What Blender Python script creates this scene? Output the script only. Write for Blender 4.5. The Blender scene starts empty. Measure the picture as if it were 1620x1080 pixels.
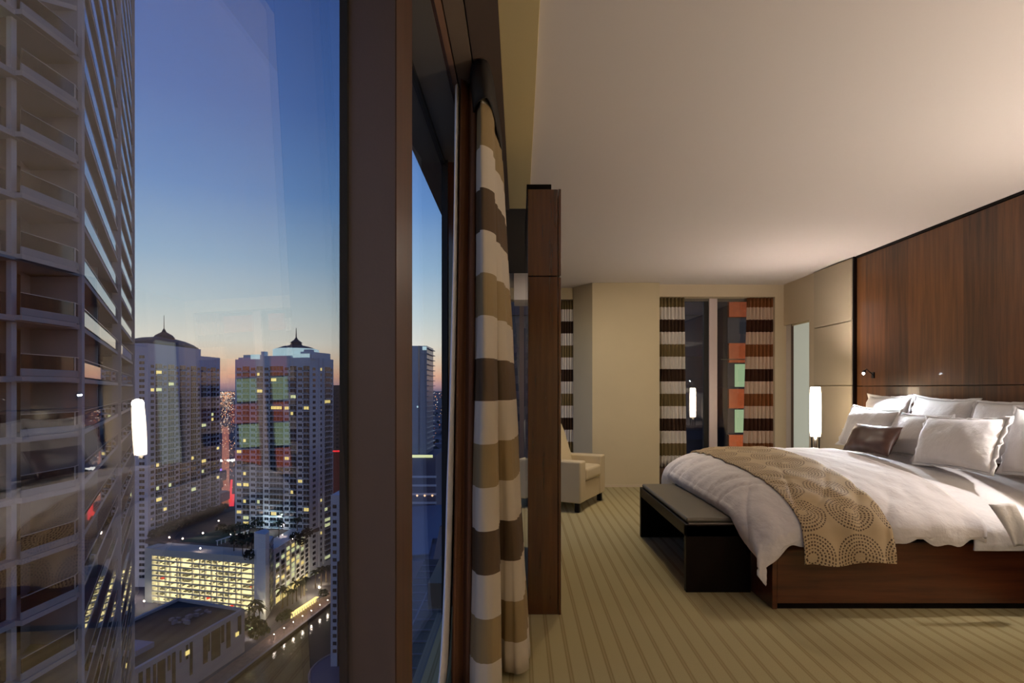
import bpy, bmesh, math, random
from mathutils import Vector, Matrix, noise
random.seed(7)
SC = bpy.context.scene
COL = SC.collection
PI = math.pi

# ------------------------------------------------------------------ camera, sky, lights, exposure
F, CX, CY, CH = 900.0, 822.0, 615.0, 1.32      # focal length (px), vanishing point, eye height
cam = bpy.data.cameras.new('camera'); camo = bpy.data.objects.new('camera', cam); COL.objects.link(camo)
camo.location = (0, 0, CH); camo.rotation_euler = (PI/2, 0, 0)
cam.sensor_width = 36; cam.lens = F/1620*36
cam.shift_x = -(CX-810)/1620; cam.shift_y = (CY-540)/1620
cam.clip_start = 0.02; cam.clip_end = 60000
SC.camera = camo
SC.view_settings.view_transform = 'Standard'; SC.view_settings.look = 'None'
SC.view_settings.gamma = 1; SC.view_settings.exposure = 0; SC.view_settings.use_curve_mapping = False
SC.cycles.use_denoising = True
SC.cycles.transparent_max_bounces = 16
SC.cycles.max_bounces = 7
SC.cycles.sample_clamp_indirect = 4.0
SC.cycles.caustics_reflective = False; SC.cycles.caustics_refractive = False

def lin(r, g, b):
    def f(c):
        c /= 255.0
        return c/12.92 if c <= 0.04045 else ((c+0.055)/1.055)**2.4
    return (f(r), f(g), f(b), 1)

world = bpy.data.worlds.new('dusk_sky'); SC.world = world; world.use_nodes = True
nt = world.node_tree; nt.nodes.clear()
tc = nt.nodes.new('ShaderNodeTexCoord'); sep = nt.nodes.new('ShaderNodeSeparateXYZ')
mr = nt.nodes.new('ShaderNodeMapRange'); mr.inputs['From Min'].default_value = -0.05; mr.inputs['From Max'].default_value = 0.95
rp = nt.nodes.new('ShaderNodeValToRGB'); bg = nt.nodes.new('ShaderNodeBackground'); ow = nt.nodes.new('ShaderNodeOutputWorld')
stops = [(-0.05, (84, 80, 100)), (-0.004, (124, 114, 136)), (0.006, (192, 152, 156)), (0.022, (236, 184, 156)), (0.045, (240, 214, 186)),
         (0.075, (232, 230, 218)), (0.125, (200, 216, 220)), (0.2, (154, 188, 218)), (0.30, (106, 150, 208)),
         (0.42, (80, 120, 190)), (0.55, (68, 102, 174)), (0.95, (46, 72, 134))]
while len(rp.color_ramp.elements) < len(stops): rp.color_ramp.elements.new(0.5)
for e, (z, c) in zip(rp.color_ramp.elements, stops):
    e.position = z+0.05; e.color = lin(*c)
nt.links.new(tc.outputs['Generated'], sep.inputs[0]); nt.links.new(sep.outputs['Z'], mr.inputs['Value'])
nt.links.new(mr.outputs[0], rp.inputs[0]); nt.links.new(rp.outputs[0], bg.inputs['Color'])
nt.links.new(bg.outputs[0], ow.inputs['Surface']); bg.inputs['Strength'].default_value = 1.16

def area(name, loc, size, power, color, rot=(0, 0, 0), sy=None):
    l = bpy.data.lights.new(name, 'AREA'); l.energy = power; l.color = color; l.size = size
    if sy: l.shape = 'RECTANGLE'; l.size_y = sy
    o = bpy.data.objects.new(name, l); COL.objects.link(o); o.location = loc; o.rotation_euler = rot
    return o
def spot(name, loc, target, power, color, angle=60, blend=.5, radius=.02):
    l = bpy.data.lights.new(name, 'SPOT'); l.energy = power; l.color = color
    l.spot_size = math.radians(angle); l.spot_blend = blend; l.shadow_soft_size = radius
    o = bpy.data.objects.new(name, l); COL.objects.link(o); o.location = loc
    o.rotation_euler = (Vector(target)-Vector(loc)).to_track_quat('-Z', 'Y').to_euler()
    return o
def point(name, loc, power, color, radius=.05):
    l = bpy.data.lights.new(name, 'POINT'); l.energy = power; l.color = color; l.shadow_soft_size = radius
    o = bpy.data.objects.new(name, l); COL.objects.link(o); o.location = loc
    return o
WARM = (1.0, 0.85, 0.68)
# added fill, no fixtures: behind the camera, above the armchair, and aimed at the ceiling
area('entry_fill_light', (2.2, -1.6, 2.70), 1.6, 42, WARM)
area('sitting_fill_light', (1.1, 5.9, 2.72), 0.3, 26, WARM)  # added to brighten the far walls
area('near_uplight_fill', (3.1, 0.9, 1.1), 0.5, 70, (1, .87, .76), rot=(PI, 0, 0))  # unseen uplight added to brighten the ceiling
# light leaving the open tops of the two bedside lampshades
for yy_, xx_ in ((6.0, 3.12), (2.90, 3.25)):
    spot('lampshade_top_light', (xx_, yy_, 1.36), (xx_-.35, yy_+(-.25 if yy_ > 4 else .3), 2.75), 66, (1, .86, .76), 165, .8, .05)
# reading lights at the two ends of the headboard
spot('reading_light_far', (3.27, 5.40, 1.45), (3.16, 5.02, .85), 60, (.86, .93, 1.0), 110, .6, .012)
spot('reading_light_near', (3.27, 3.36, 1.45), (3.05, 3.62, .95), 34, (1, .93, .9), 100, .6, .02)

# ------------------------------------------------------------------ materials
def new_mat(name):
    m = bpy.data.materials.new(name); m.use_nodes = True
    n = m.node_tree.nodes; b = n['Principled BSDF']
    return m, n, m.node_tree.links, b
def setv(b, key, v):
    if key in b.inputs: b.inputs[key].default_value = v
def mat(name, color, rough=.6, metal=0, spec=.5, vary=0, scale=4, bump=0, bscale=40, stretch=(1, 1, 1), coat=0):
    m, n, L, b = new_mat(name)
    setv(b, 'Base Color', lin(*color)); setv(b, 'Roughness', rough); setv(b, 'Metallic', metal)
    setv(b, 'Specular IOR Level', spec); setv(b, 'Coat Weight', coat); setv(b, 'Coat Roughness', .08)
    if vary or bump:
        t = n.new('ShaderNodeTexCoord'); mp = n.new('ShaderNodeMapping'); mp.inputs['Scale'].default_value = stretch
        L.new(t.outputs['Object'], mp.inputs[0])
    if vary:
        nz = n.new('ShaderNodeTexNoise'); nz.inputs['Scale'].default_value = scale; nz.inputs['Detail'].default_value = 6
        L.new(mp.outputs[0], nz.inputs['Vector'])
        r = n.new('ShaderNodeValToRGB'); r.color_ramp.elements[0].position = .3; r.color_ramp.elements[1].position = .7
        c = lin(*color)
        r.color_ramp.elements[0].color = (c[0]*(1-vary), c[1]*(1-vary), c[2]*(1-vary), 1)
        r.color_ramp.elements[1].color = (min(1, c[0]*(1+vary)), min(1, c[1]*(1+vary)), min(1, c[2]*(1+vary)), 1)
        L.new(nz.outputs['Fac'], r.inputs[0]); L.new(r.outputs[0], b.inputs['Base Color'])
    if bump:
        nb = n.new('ShaderNodeTexNoise'); nb.inputs['Scale'].default_value = bscale; nb.inputs['Detail'].default_value = 4
        L.new(mp.outputs[0], nb.inputs['Vector'])
        bp = n.new('ShaderNodeBump'); bp.inputs['Strength'].default_value = bump; bp.inputs['Distance'].default_value = .01
        L.new(nb.outputs['Fac'], bp.inputs['Height']); L.new(bp.outputs[0], b.inputs['Normal'])
    return m
def emit(name, color, strength, base=(10, 10, 10)):
    m, n, L, b = new_mat(name)
    setv(b, 'Base Color', lin(*base)); setv(b, 'Emission Color', lin(*color)); setv(b, 'Emission Strength', strength)
    return m
def M(n, L, op, a, b_=None, c=None):
    x = n.new('ShaderNodeMath'); x.operation = op
    for i, v in enumerate((a, b_, c)):
        if v is None: continue
        if isinstance(v, (int, float)): x.inputs[i].default_value = v
        else: L.new(v, x.inputs[i])
    return x.outputs[0]
def glass(name, f0, tint=(1, 1, 1, 1), edge=1.0):
    m, n, L, b = new_mat(name); n.remove(b); out = n['Material Output']
    tr = n.new('ShaderNodeBsdfTransparent'); tr.inputs[0].default_value = tint
    gl = n.new('ShaderNodeBsdfGlossy'); gl.inputs['Roughness'].default_value = 0.0
    lw = n.new('ShaderNodeLayerWeight'); lw.inputs['Blend'].default_value = .5
    p = M(n, L, 'POWER', lw.outputs['Facing'], 5.0)
    f = M(n, L, 'MULTIPLY_ADD', p, (1-f0)*edge, f0)
    mx = n.new('ShaderNodeMixShader'); L.new(f, mx.inputs[0]); L.new(tr.outputs[0], mx.inputs[1]); L.new(gl.outputs[0], mx.inputs[2])
    L.new(mx.outputs[0], out.inputs['Surface'])
    return m
def wood(name, dark, light, rough=.3, axis='Z', leaf=0, coat=.3, gscale=1.0):
    """veneer: long grain along the axis, optional leaves of slightly different tone"""
    m, n, L, b = new_mat(name)
    t = n.new('ShaderNodeTexCoord'); mp = n.new('ShaderNodeMapping')
    s = {'Z': (9, 9, .55), 'X': (.55, 9, 9), 'Y': (9, .55, 9)}[axis]
    mp.inputs['Scale'].default_value = tuple(v*gscale for v in s); L.new(t.outputs['Object'], mp.inputs[0])
    nz = n.new('ShaderNodeTexNoise'); nz.inputs['Scale'].default_value = 3; nz.inputs['Detail'].default_value = 8
    nz.inputs['Roughness'].default_value = .62; L.new(mp.outputs[0], nz.inputs['Vector'])
    fac = nz.outputs['Fac']
    if leaf:
        sp = n.new('ShaderNodeSeparateXYZ'); L.new(t.outputs['Object'], sp.inputs[0])
        q = M(n, L, 'FLOOR', M(n, L, 'DIVIDE', sp.outputs['Y'], leaf)); w = n.new('ShaderNodeTexWhiteNoise'); w.noise_dimensions = '1D'
        L.new(q, w.inputs['W'])
        fac = M(n, L, 'ADD', M(n, L, 'MULTIPLY', fac, .75), M(n, L, 'MULTIPLY', w.outputs['Value'], .26))
    r = n.new('ShaderNodeValToRGB'); r.color_ramp.elements[0].position = .3; r.color_ramp.elements[1].position = .72
    r.color_ramp.elements[0].color = lin(*dark); r.color_ramp.elements[1].color = lin(*light)
    L.new(fac, r.inputs[0]); L.new(r.outputs[0], b.inputs['Base Color'])
    setv(b, 'Roughness', rough); setv(b, 'Coat Weight', coat); setv(b, 'Coat Roughness', .06)
    bp = n.new('ShaderNodeBump'); bp.inputs['Strength'].default_value = .08; bp.inputs['Distance'].default_value = .002
    L.new(nz.outputs['Fac'], bp.inputs['Height']); L.new(bp.outputs[0], b.inputs['Normal'])
    return m
def curtain_mat(name, z0, step, white, dark, tan, transl=.25):
    """sheer cloth woven in horizontal bands: white, dark brown, white, tan"""
    m, n, L, b = new_mat(name); out = n['Material Output']
    g = n.new('ShaderNodeNewGeometry'); sp = n.new('ShaderNodeSeparateXYZ'); L.new(g.outputs['Position'], sp.inputs[0])
    k = M(n, L, 'FLOOR', M(n, L, 'DIVIDE', M(n, L, 'SUBTRACT', z0, sp.outputs['Z']), step))
    k4 = M(n, L, 'FLOORED_MODULO', k, 4.0)
    isdark = M(n, L, 'COMPARE', k4, 1.0, .1); istan = M(n, L, 'COMPARE', k4, 3.0, .1)
    uv = n.new('ShaderNodeTexCoord'); su = n.new('ShaderNodeSeparateXYZ'); L.new(uv.outputs['UV'], su.inputs[0])
    th = M(n, L, 'MULTIPLY_ADD', M(n, L, 'SINE', M(n, L, 'MULTIPLY', su.outputs['X'], 900.0)), .16, .84)
    def mixc(f, a, b2):
        x = n.new('ShaderNodeMix'); x.data_type = 'RGBA'; L.new(f, x.inputs[0])
        for i, v in ((6, a), (7, b2)):
            if isinstance(v, tuple): x.inputs[i].default_value = v
            else: L.new(v, x.inputs[i])
        return x.outputs[2]
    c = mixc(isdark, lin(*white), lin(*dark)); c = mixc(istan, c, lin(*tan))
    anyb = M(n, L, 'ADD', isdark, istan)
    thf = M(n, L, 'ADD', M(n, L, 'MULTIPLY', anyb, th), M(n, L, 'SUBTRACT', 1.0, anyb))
    mm = n.new('ShaderNodeMix'); mm.data_type = 'RGBA'; mm.blend_type = 'MULTIPLY'; mm.inputs[0].default_value = 1
    L.new(c, mm.inputs[6]); L.new(thf, mm.inputs[7])
    L.new(mm.outputs[2], b.inputs['Base Color']); setv(b, 'Roughness', .75); setv(b, 'Specular IOR Level', .25)
    tl = n.new('ShaderNodeBsdfTranslucent'); L.new(mm.outputs[2], tl.inputs[0])
    mx = n.new('ShaderNodeMixShader'); mx.inputs[0].default_value = transl
    L.new(b.outputs[0], mx.inputs[1]); L.new(tl.outputs[0], mx.inputs[2]); L.new(mx.outputs[0], out.inputs['Surface'])
    return m
def carpet_mat():
    m, n, L, b = new_mat('striped_carpet')
    t = n.new('ShaderNodeTexCoord'); sp = n.new('ShaderNodeSeparateXYZ'); L.new(t.outputs['Object'], sp.inputs[0])
    u = M(n, L, 'FRACT', M(n, L, 'DIVIDE', M(n, L, 'ADD', sp.outputs['X'], 10.02), .092))
    def band(c, w):
        d = M(n, L, 'ABSOLUTE', M(n, L, 'SUBTRACT', u, c)); x = n.new('ShaderNodeMapRange'); x.interpolation_type = 'SMOOTHSTEP'
        L.new(d, x.inputs[0]); x.inputs[1].default_value = w; x.inputs[2].default_value = w*.3; return x.outputs[0]
    f = M(n, L, 'MAXIMUM', band(.42, .05), band(.58, .05))
    half = n.new('ShaderNodeMapRange'); L.new(M(n, L, 'ABSOLUTE', M(n, L, 'SUBTRACT', u, .5)), half.inputs[0])
    half.inputs[1].default_value = .16; half.inputs[2].default_value = .06
    def mixc(f, a, b2):
        x = n.new('ShaderNodeMix'); x.data_type = 'RGBA'; L.new(f, x.inputs[0])
        for i, v in ((6, a), (7, b2)):
            if isinstance(v, tuple): x.inputs[i].default_value = v
            else: L.new(v, x.inputs[i])
        return x.outputs[2]
    c = mixc(half.outputs[0], lin(172, 160, 120), lin(160, 146, 106)); c = mixc(f, c, lin(146, 132, 92))
    nz = n.new('ShaderNodeTexNoise'); nz.inputs['Scale'].default_value = 260; nz.inputs['Detail'].default_value = 3; L.new(t.outputs['Object'], nz.inputs['Vector'])
    v = M(n, L, 'MULTIPLY_ADD', nz.outputs['Fac'], .5, .75)
    mm = n.new('ShaderNodeMix'); mm.data_type = 'RGBA'; mm.blend_type = 'MULTIPLY'; mm.inputs[0].default_value = 1
    L.new(c, mm.inputs[6]); L.new(v, mm.inputs[7]); L.new(mm.outputs[2], b.inputs['Base Color'])
    setv(b, 'Roughness', .95); setv(b, 'Specular IOR Level', .1)
    bp = n.new('ShaderNodeBump'); bp.inputs['Strength'].default_value = .5; bp.inputs['Distance'].default_value = .004
    L.new(nz.outputs['Fac'], bp.inputs['Height']); L.new(bp.outputs[0], b.inputs['Normal'])
    return m
def runner_mat():
    """tan jacquard with concentric rings of short dashes, laid out in cloth coordinates (metres)"""
    m, n, L, b = new_mat('ring_pattern_cloth')
    t = n.new('ShaderNodeTexCoord'); sp = n.new('ShaderNodeSeparateXYZ'); L.new(t.outputs['UV'], sp.inputs[0])
    P = .275
    def rings(ox, oy):
        fx = M(n, L, 'SUBTRACT', M(n, L, 'FRACT', M(n, L, 'DIVIDE', M(n, L, 'ADD', sp.outputs['X'], ox), P)), .5)
        fy = M(n, L, 'SUBTRACT', M(n, L, 'FRACT', M(n, L, 'DIVIDE', M(n, L, 'ADD', sp.outputs['Y'], oy), P)), .5)
        r = M(n, L, 'MULTIPLY', M(n, L, 'SQRT', M(n, L, 'ADD', M(n, L, 'MULTIPLY', fx, fx), M(n, L, 'MULTIPLY', fy, fy))), P)
        a = M(n, L, 'ARCTAN2', fy, fx)
        q = M(n, L, 'DIVIDE', r, .0185); i = M(n, L, 'FLOOR', q); fr = M(n, L, 'FRACT', q)
        ring = M(n, L, 'GREATER_THAN', fr, .52)
        cnt = M(n, L, 'MULTIPLY_ADD', i, 7.0, 5.0)
        dash = M(n, L, 'GREATER_THAN', M(n, L, 'SINE', M(n, L, 'ADD', M(n, L, 'MULTIPLY', a, cnt), M(n, L, 'MULTIPLY', i, 1.7))), -.35)
        inr = M(n, L, 'MULTIPLY', M(n, L, 'LESS_THAN', r, .1295), M(n, L, 'GREATER_THAN', r, .02))
        return M(n, L, 'MULTIPLY', M(n, L, 'MULTIPLY', ring, dash), inr)
    f = rings(10.005, 10.0)
    x = n.new('ShaderNodeMix'); x.data_type = 'RGBA'; L.new(f, x.inputs[0]); x.inputs[6].default_value = lin(176, 154, 120); x.inputs[7].default_value = lin(82, 62, 44)
    nz = n.new('ShaderNodeTexNoise'); nz.inputs['Scale'].default_value = 300; L.new(t.outputs['UV'], nz.inputs['Vector'])
    mm = n.new('ShaderNodeMix'); mm.data_type = 'RGBA'; mm.blend_type = 'MULTIPLY'; mm.inputs[0].default_value = 1
    L.new(x.outputs[2], mm.inputs[6]); L.new(M(n, L, 'MULTIPLY_ADD', nz.outputs['Fac'], .5, .75), mm.inputs[7])
    L.new(mm.outputs[2], b.inputs['Base Color']); setv(b, 'Roughness', .7); setv(b, 'Specular IOR Level', .3)
    bp = n.new('ShaderNodeBump'); bp.inputs['Strength'].default_value = .35; bp.inputs['Distance'].default_value = .004; bp.invert = True
    L.new(f, bp.inputs['Height']); L.new(bp.outputs[0], b.inputs['Normal'])
    return m

MT = dict(
    paint=mat('beige_wall_paint', (206, 192, 158), .85, vary=.03, scale=2),
    paint_pink=mat('warm_wall_paint', (212, 196, 168), .85),
    ceiling=mat('ceiling_paint', (212, 204, 198), .9),
    soffit=mat('soffit_paint', (198, 180, 132), .8),
    bronze=mat('bronze_metal', (100, 88, 88), .42, .2, bump=.05, bscale=120),
    bronze_side=wood('window_wood_edge', (52, 30, 20), (78, 48, 32), .5, coat=0),
    bronze_dark=mat('dark_bronze', (112, 106, 96), .5, .2),
    gasket=mat('black_gasket', (8, 8, 8), .6),
    track=mat('track_paint', (120, 102, 84), .6), track2=mat('track_wood', (146, 110, 84), .5),
    pocket=mat('pocket_paint', (84, 68, 58), .7),
    wood_dark=wood('espresso_veneer', (9, 5, 4), (18, 9, 8), .42, coat=.05),
    wood_gloss=wood('glossy_brown_veneer', (62, 32, 16), (88, 50, 27), .12, coat=.9),
    wood_head=wood('walnut_veneer_leaves', (58, 35, 19), (116, 75, 42), .36, leaf=.33, coat=.25),
    wood_bed=wood('cherry_bed_veneer', (62, 30, 18), (100, 54, 32), .3, axis='X'),
    fabric_panel=mat('panel_fabric', (188, 174, 150), .9, bump=.2, bscale=300),
    chair=mat('armchair_fabric', (196, 180, 146), .85, bump=.15, bscale=250),
    leather=mat('olive_leather', (92, 86, 72), .42, bump=.15, bscale=160),
    linen=mat('white_cotton', (228, 221, 219), .8, spec=.25, bump=.5, bscale=8, stretch=(1, .55, 1)),
    pillow=mat('pillow_cotton', (230, 226, 226), .8, spec=.25, bump=.45, bscale=9),
    brown_pillow=mat('brown_satin', (70, 46, 38), .42, vary=.15, scale=12),
    lining=mat('curtain_lining', (226, 224, 232), .8),
    blackout=mat('brown_blackout_cloth', (104, 66, 40), .7, bump=.2, bscale=120), header=mat('deep_brown', (26, 18, 12), .8),
    carpet=carpet_mat(), runner=runner_mat(),
    metal=mat('brushed_nickel', (190, 186, 178), .3, .9), black=mat('black_metal', (12, 12, 12), .4),
    shade=emit('lit_lampshade', (255, 232, 200), 15.0, (240, 235, 225)),
    led=emit('reading_led', (235, 242, 255), 60.0),
    window_glass=glass('window_glass', .19), window_glass2=glass('window_glass_coated', .02, edge=.35), far_glass=glass('far_window_glass', .10),
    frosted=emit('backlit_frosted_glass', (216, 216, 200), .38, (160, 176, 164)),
    curtain_far=curtain_mat('banded_sheer', 2.45, .171, (240, 234, 228), (70, 50, 38), (140, 122, 84), .12),
    curtain_near=curtain_mat('banded_sheer_near', 2.366, .183, (206, 194, 176), (92, 74, 54), (158, 136, 98), .12),
    sill=wood('sill_wood', (50, 30, 18), (74, 46, 28), .5, axis='X'),
)

MT['wood_dark'].node_tree.nodes['Principled BSDF'].inputs['Specular IOR Level'].default_value = .12

for k_ in ('linen', 'pillow'):
    for n_ in MT[k_].node_tree.nodes:
        if n_.type == 'BUMP': n_.inputs['Distance'].default_value = .035

# ------------------------------------------------------------------ mesh helpers
class MB:
    def __init__(s): s.v = []; s.f = []; s.uv = []
    def quad(s, a, b, c, d):
        i = len(s.v); s.v += [tuple(a), tuple(b), tuple(c), tuple(d)]; s.f.append((i, i+1, i+2, i+3)); return s
    def box(s, x0, x1, y0, y1, z0, z1):
        return s.obox((x0, y0, z0), (x1-x0, 0, 0), (0, y1-y0, 0), (0, 0, z1-z0))
    def obox(s, o, a, b, c):
        o, a, b, c = Vector(o), Vector(a), Vector(b), Vector(c); i = len(s.v)
        P = [o, o+a, o+a+b, o+b, o+c, o+a+c, o+a+b+c, o+b+c]; s.v += [tuple(p) for p in P]
        fs = [(0, 3, 2, 1), (4, 5, 6, 7), (0, 1, 5, 4), (1, 2, 6, 5), (2, 3, 7, 6), (3, 0, 4, 7)]
        if a.cross(b).dot(c) < 0: fs = [f[::-1] for f in fs]
        s.f += [tuple(i+k for k in f) for f in fs]; return s
    def prism(s, pts, z0, z1):
        i = len(s.v); n = len(pts)
        ar = sum(pts[k][0]*pts[(k+1) % n][1]-pts[(k+1) % n][0]*pts[k][1] for k in range(n))
        if ar < 0: pts = pts[::-1]
        s.v += [(p[0], p[1], z0) for p in pts]+[(p[0], p[1], z1) for p in pts]
        s.f.append(tuple(range(i+n-1, i-1, -1))); s.f.append(tuple(range(i+n, i+2*n)))
        for k in range(n): s.f.append((i+k, i+(k+1) % n, i+n+(k+1) % n, i+n+k))
        return s
    def lathe(s, c, prof, n=16):
        i = len(s.v)
        for (r, z) in prof:
            for k in range(n):
                a = 2*PI*k/n; s.v.append((c[0]+r*math.cos(a), c[1]+r*math.sin(a), c[2]+z))
        for j in range(len(prof)-1):
            for k in range(n): s.f.append((i+j*n+k, i+j*n+(k+1) % n, i+(j+1)*n+(k+1) % n, i+(j+1)*n+k))
        s.f.append(tuple(i+k for k in range(n-1, -1, -1))); m = i+(len(prof)-1)*n; s.f.append(tuple(m+k for k in range(n)))
        return s
    def tube(s, pts, r, n=8):
        i = len(s.v); pts = [Vector(p) for p in pts]
        for j, p in enumerate(pts):
            d = (pts[min(j+1, len(pts)-1)]-pts[max(j-1, 0)]).normalized()
            u = d.cross(Vector((0, 0, 1)));  u = u.normalized() if u.length > 1e-3 else Vector((1, 0, 0)); w = d.cross(u)
            rr = r[j] if isinstance(r, (list, tuple)) else r
            for k in range(n):
                a = 2*PI*k/n; s.v.append(tuple(p+(u*math.cos(a)+w*math.sin(a))*rr))
        for j in range(len(pts)-1):
            for k in range(n): s.f.append((i+j*n+k, i+j*n+(k+1) % n, i+(j+1)*n+(k+1) % n, i+(j+1)*n+k))
        s.f.append(tuple(i+k for k in range(n-1, -1, -1))); m = i+(len(pts)-1)*n; s.f.append(tuple(m+k for k in range(n)))
        return s
    def octa(s, c, r, rz=None):
        i = len(s.v); x, y, z = c; rz = rz or r
        s.v += [(x+r, y, z), (x, y+r, z), (x-r, y, z), (x, y-r, z), (x, y, z+rz), (x, y, z-rz)]
        s.f += [(i, i+1, i+4), (i+1, i+2, i+4), (i+2, i+3, i+4), (i+3, i, i+4), (i+1, i, i+5), (i+2, i+1, i+5), (i+3, i+2, i+5), (i, i+3, i+5)]
        return s
    def build(s, name, m, parent=None, smooth=False, bevel=0, seg=2, xf=None, kind=None, label=None, loc=None, subsurf=0, solid=0):
        me = bpy.data.meshes.new(name)
        vs = [Vector(v) for v in s.v]
        if xf is not None: vs = [xf @ v for v in vs]
        off = Vector((0, 0, 0))
        if parent is not None:
            p = parent
            while p is not None: off = off+p.location; p = p.parent
        elif loc is not None: off = Vector(loc)
        me.from_pydata([tuple(v-off) for v in vs], [], s.f); me.materials.append(m)
        if s.uv:
            ul = me.uv_layers.new(name='UVMap')
            for li, l in enumerate(me.loops): ul.data[li].uv = s.uv[l.vertex_index]
        me.update()
        o = bpy.data.objects.new(name, me); COL.objects.link(o)
        if parent is not None: o.parent = parent
        elif loc is not None: o.location = loc
        if smooth:
            me.polygons.foreach_set('use_smooth', [True]*len(me.polygons))
        if bevel:
            b = o.modifiers.new('bevel', 'BEVEL'); b.width = bevel; b.segments = seg; b.limit_method = 'ANGLE'; b.angle_limit = .6
            me.polygons.foreach_set('use_smooth', [True]*len(me.polygons))
            wn = o.modifiers.new('wn', 'WEIGHTED_NORMAL')
        if solid:
            q = o.modifiers.new('solid', 'SOLIDIFY'); q.thickness = solid; q.offset = 0
        if subsurf:
            q = o.modifiers.new('sub', 'SUBSURF'); q.levels = subsurf; q.render_levels = subsurf
        if kind: o['kind'] = kind
        if label: o['label'] = label
        return o
def tag(o, label, cat=None, group=None, kind=None):
    o['label'] = label
    if cat: o['category'] = cat
    if group: o['group'] = group
    if kind: o['kind'] = kind
    return o
def thing(name, loc, label, cat, group=None, kind=None):
    o = bpy.data.objects.new(name, None); COL.objects.link(o); o.location = loc; o.empty_display_size = .2
    return tag(o, label, cat, group, kind)
def B(x0, x1, y0, y1, z0, z1): return MB().box(x0, x1, y0, y1, z0, z1)
def px(x, Y): return (x-CX)/F*Y            # only used to turn measured pixels into metres at a known depth
def zy(y, Y): return CH-(y-CY)/F*Y

# ================================================================== LARGE STRUCTURE: room shell
H = 2.75
fl = B(-.445, 4.6, -3.2, 8.4, -.12, 0).build('floor', MT['carpet'], loc=(0, 0, 0)); tag(fl, 'olive beige carpet with thin paired lines running along the room', kind='structure')
ce = B(-.62, 4.6, -3.2, 8.4, H, H+.15).build('ceiling', MT['ceiling']); tag(ce, 'smooth pale warm grey ceiling over the whole room', kind='structure')
w = B(-.62, 4.6, -3.3, -3.2, -.1, H+.1).build('wall_back', MT['paint']); tag(w, 'beige painted wall behind the viewer', kind='structure')
wr = thing('wall_right', (3.7, 0, 0), 'cream painted wall beside the frosted doorway and behind the headboard', None, kind='structure')
B(3.7, 3.95, -3.2, 6.95, 0, H).build('wall_section', MT['paint_pink'], wr)
B(3.63, 3.95, 6.95, 7.13, 0, H).build('wall_section', MT['paint_pink'], wr)
B(3.63, 3.95, 7.13, 8.4, 2.19, H).build('door_header', MT['paint_pink'], wr)
dr = thing('door_1', (3.68, 7.5, 0), 'narrow frosted glass door in the shallow recess beside the far window', None, kind='structure')
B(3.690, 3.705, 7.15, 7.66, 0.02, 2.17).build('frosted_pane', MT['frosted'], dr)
B(3.665, 3.71, 7.66, 7.68, 0, 2.19).build('frame_post', MT['bronze_side'], dr)
B(3.665, 3.71, 7.13, 7.15, 0, 2.19).build('frame_post', MT['paint'], dr)
B(3.665, 3.71, 7.15, 7.66, 2.17, 2.19).build('frame_head', MT['paint'], dr)
B(3.665, 3.715, 7.68, 8.3, 0, 2.19).build('side_panel', MT['ceiling'], dr)
B(3.73, 3.95, 7.13, 8.3, 0, 2.19).build('backing', MT['paint'], dr)

# far wall: beige column, slanted wall, window recess
col = B(.98, 1.885, 7.66, 8.3, 0, H).build('wall_column', MT['paint']); tag(col, 'broad beige wall column between the two curtained far windows', kind='structure')
sl = MB().prism([(.98, 7.66), (.76, 8.02), (.76, 8.3), (.98, 8.3)], 0, H).build('wall_slanted', MT['paint']); tag(sl, 'short slanted beige wall strip left of the broad column', kind='structure')
WA = math.atan2(.03, 1.815)
WX = Matrix.Translation((1.885, 7.79, 0)) @ Matrix.Rotation(WA, 4, 'Z')     # the far window wall stands very slightly askew
def sloc(p, d=0.0):
    k = (p-CX)/F; c, n_ = math.cos(WA), math.sin(WA)
    return (k*(7.79+d*c)-1.885+d*n_)/(c-k*n_)
WL = 1.78
s0, s1 = sloc(1045), sloc(1226)
wf = thing('wall_far', (2.7, 7.85, 0), 'cream far wall framing the wide curtained window', None, kind='structure')
B(-.02, WL, 0, .3, 2.585, H).build('header', MT['paint_pink'], wf, xf=WX)
B(s1, WL, 0, .3, 0, 2.585).build('pier', MT['paint_pink'], wf, xf=WX)
B(-.02, s1, .26, .3, 0, .24).build('apron', MT['paint_pink'], wf, xf=WX)
wl2 = thing('wall_far_header', (0.1, 8.1, 2.6), 'beige header over the shadowed far corner window', None, kind='structure')
B(-.62, .76, 8.06, 8.3, 2.59, H).build('header', MT['paint'], wl2)
bb = MB().box(.975, 1.89, 7.648, 7.66, 0, .035).build('baseboard_far', MT['paint_pink']); tag(bb, 'low cream baseboard along the foot of the broad column', kind='structure')

# wide far window (window_3) and the shadowed corner window (window_4)
w3 = thing('window_3', (2.7, 8.0, .24), 'wide far window with a pale mullion and dark panes', None, kind='structure')
D3 = .20
sm = sloc(1128, D3)
B(0, sm, D3, D3+.012, .24, 2.585).build('pane', MT['far_glass'], w3, xf=WX)
B(sm, s1, D3, D3+.012, .24, 2.585).build('pane', MT['far_glass'], w3, xf=WX)
B(sloc(1122, D3-.04), sloc(1135, D3-.04), D3-.04, D3+.05, .24, 2.585).build('mullion', mat('pale_mullion', (226, 212, 212), .4, .3), w3, xf=WX, bevel=.004)
B(sloc(1113, D3), sloc(1122, D3), D3-.015, D3+.04, .24, 2.585).build('mullion_edge', MT['gasket'], w3, xf=WX)
B(0, s1, D3-.02, D3+.04, 2.55, 2.585).build('window_frame_head', MT['bronze_dark'], w3, xf=WX)
B(0, s1, D3-.02, D3+.04, .24, .28).build('window_frame_sill', MT['bronze_dark'], w3, xf=WX)
B(sloc(1140, D3), s1, D3-.012, D3, zy(569, 8), zy(567.5, 8)).build('glazing_bar', MT['bronze_dark'], w3, xf=WX)
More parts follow.
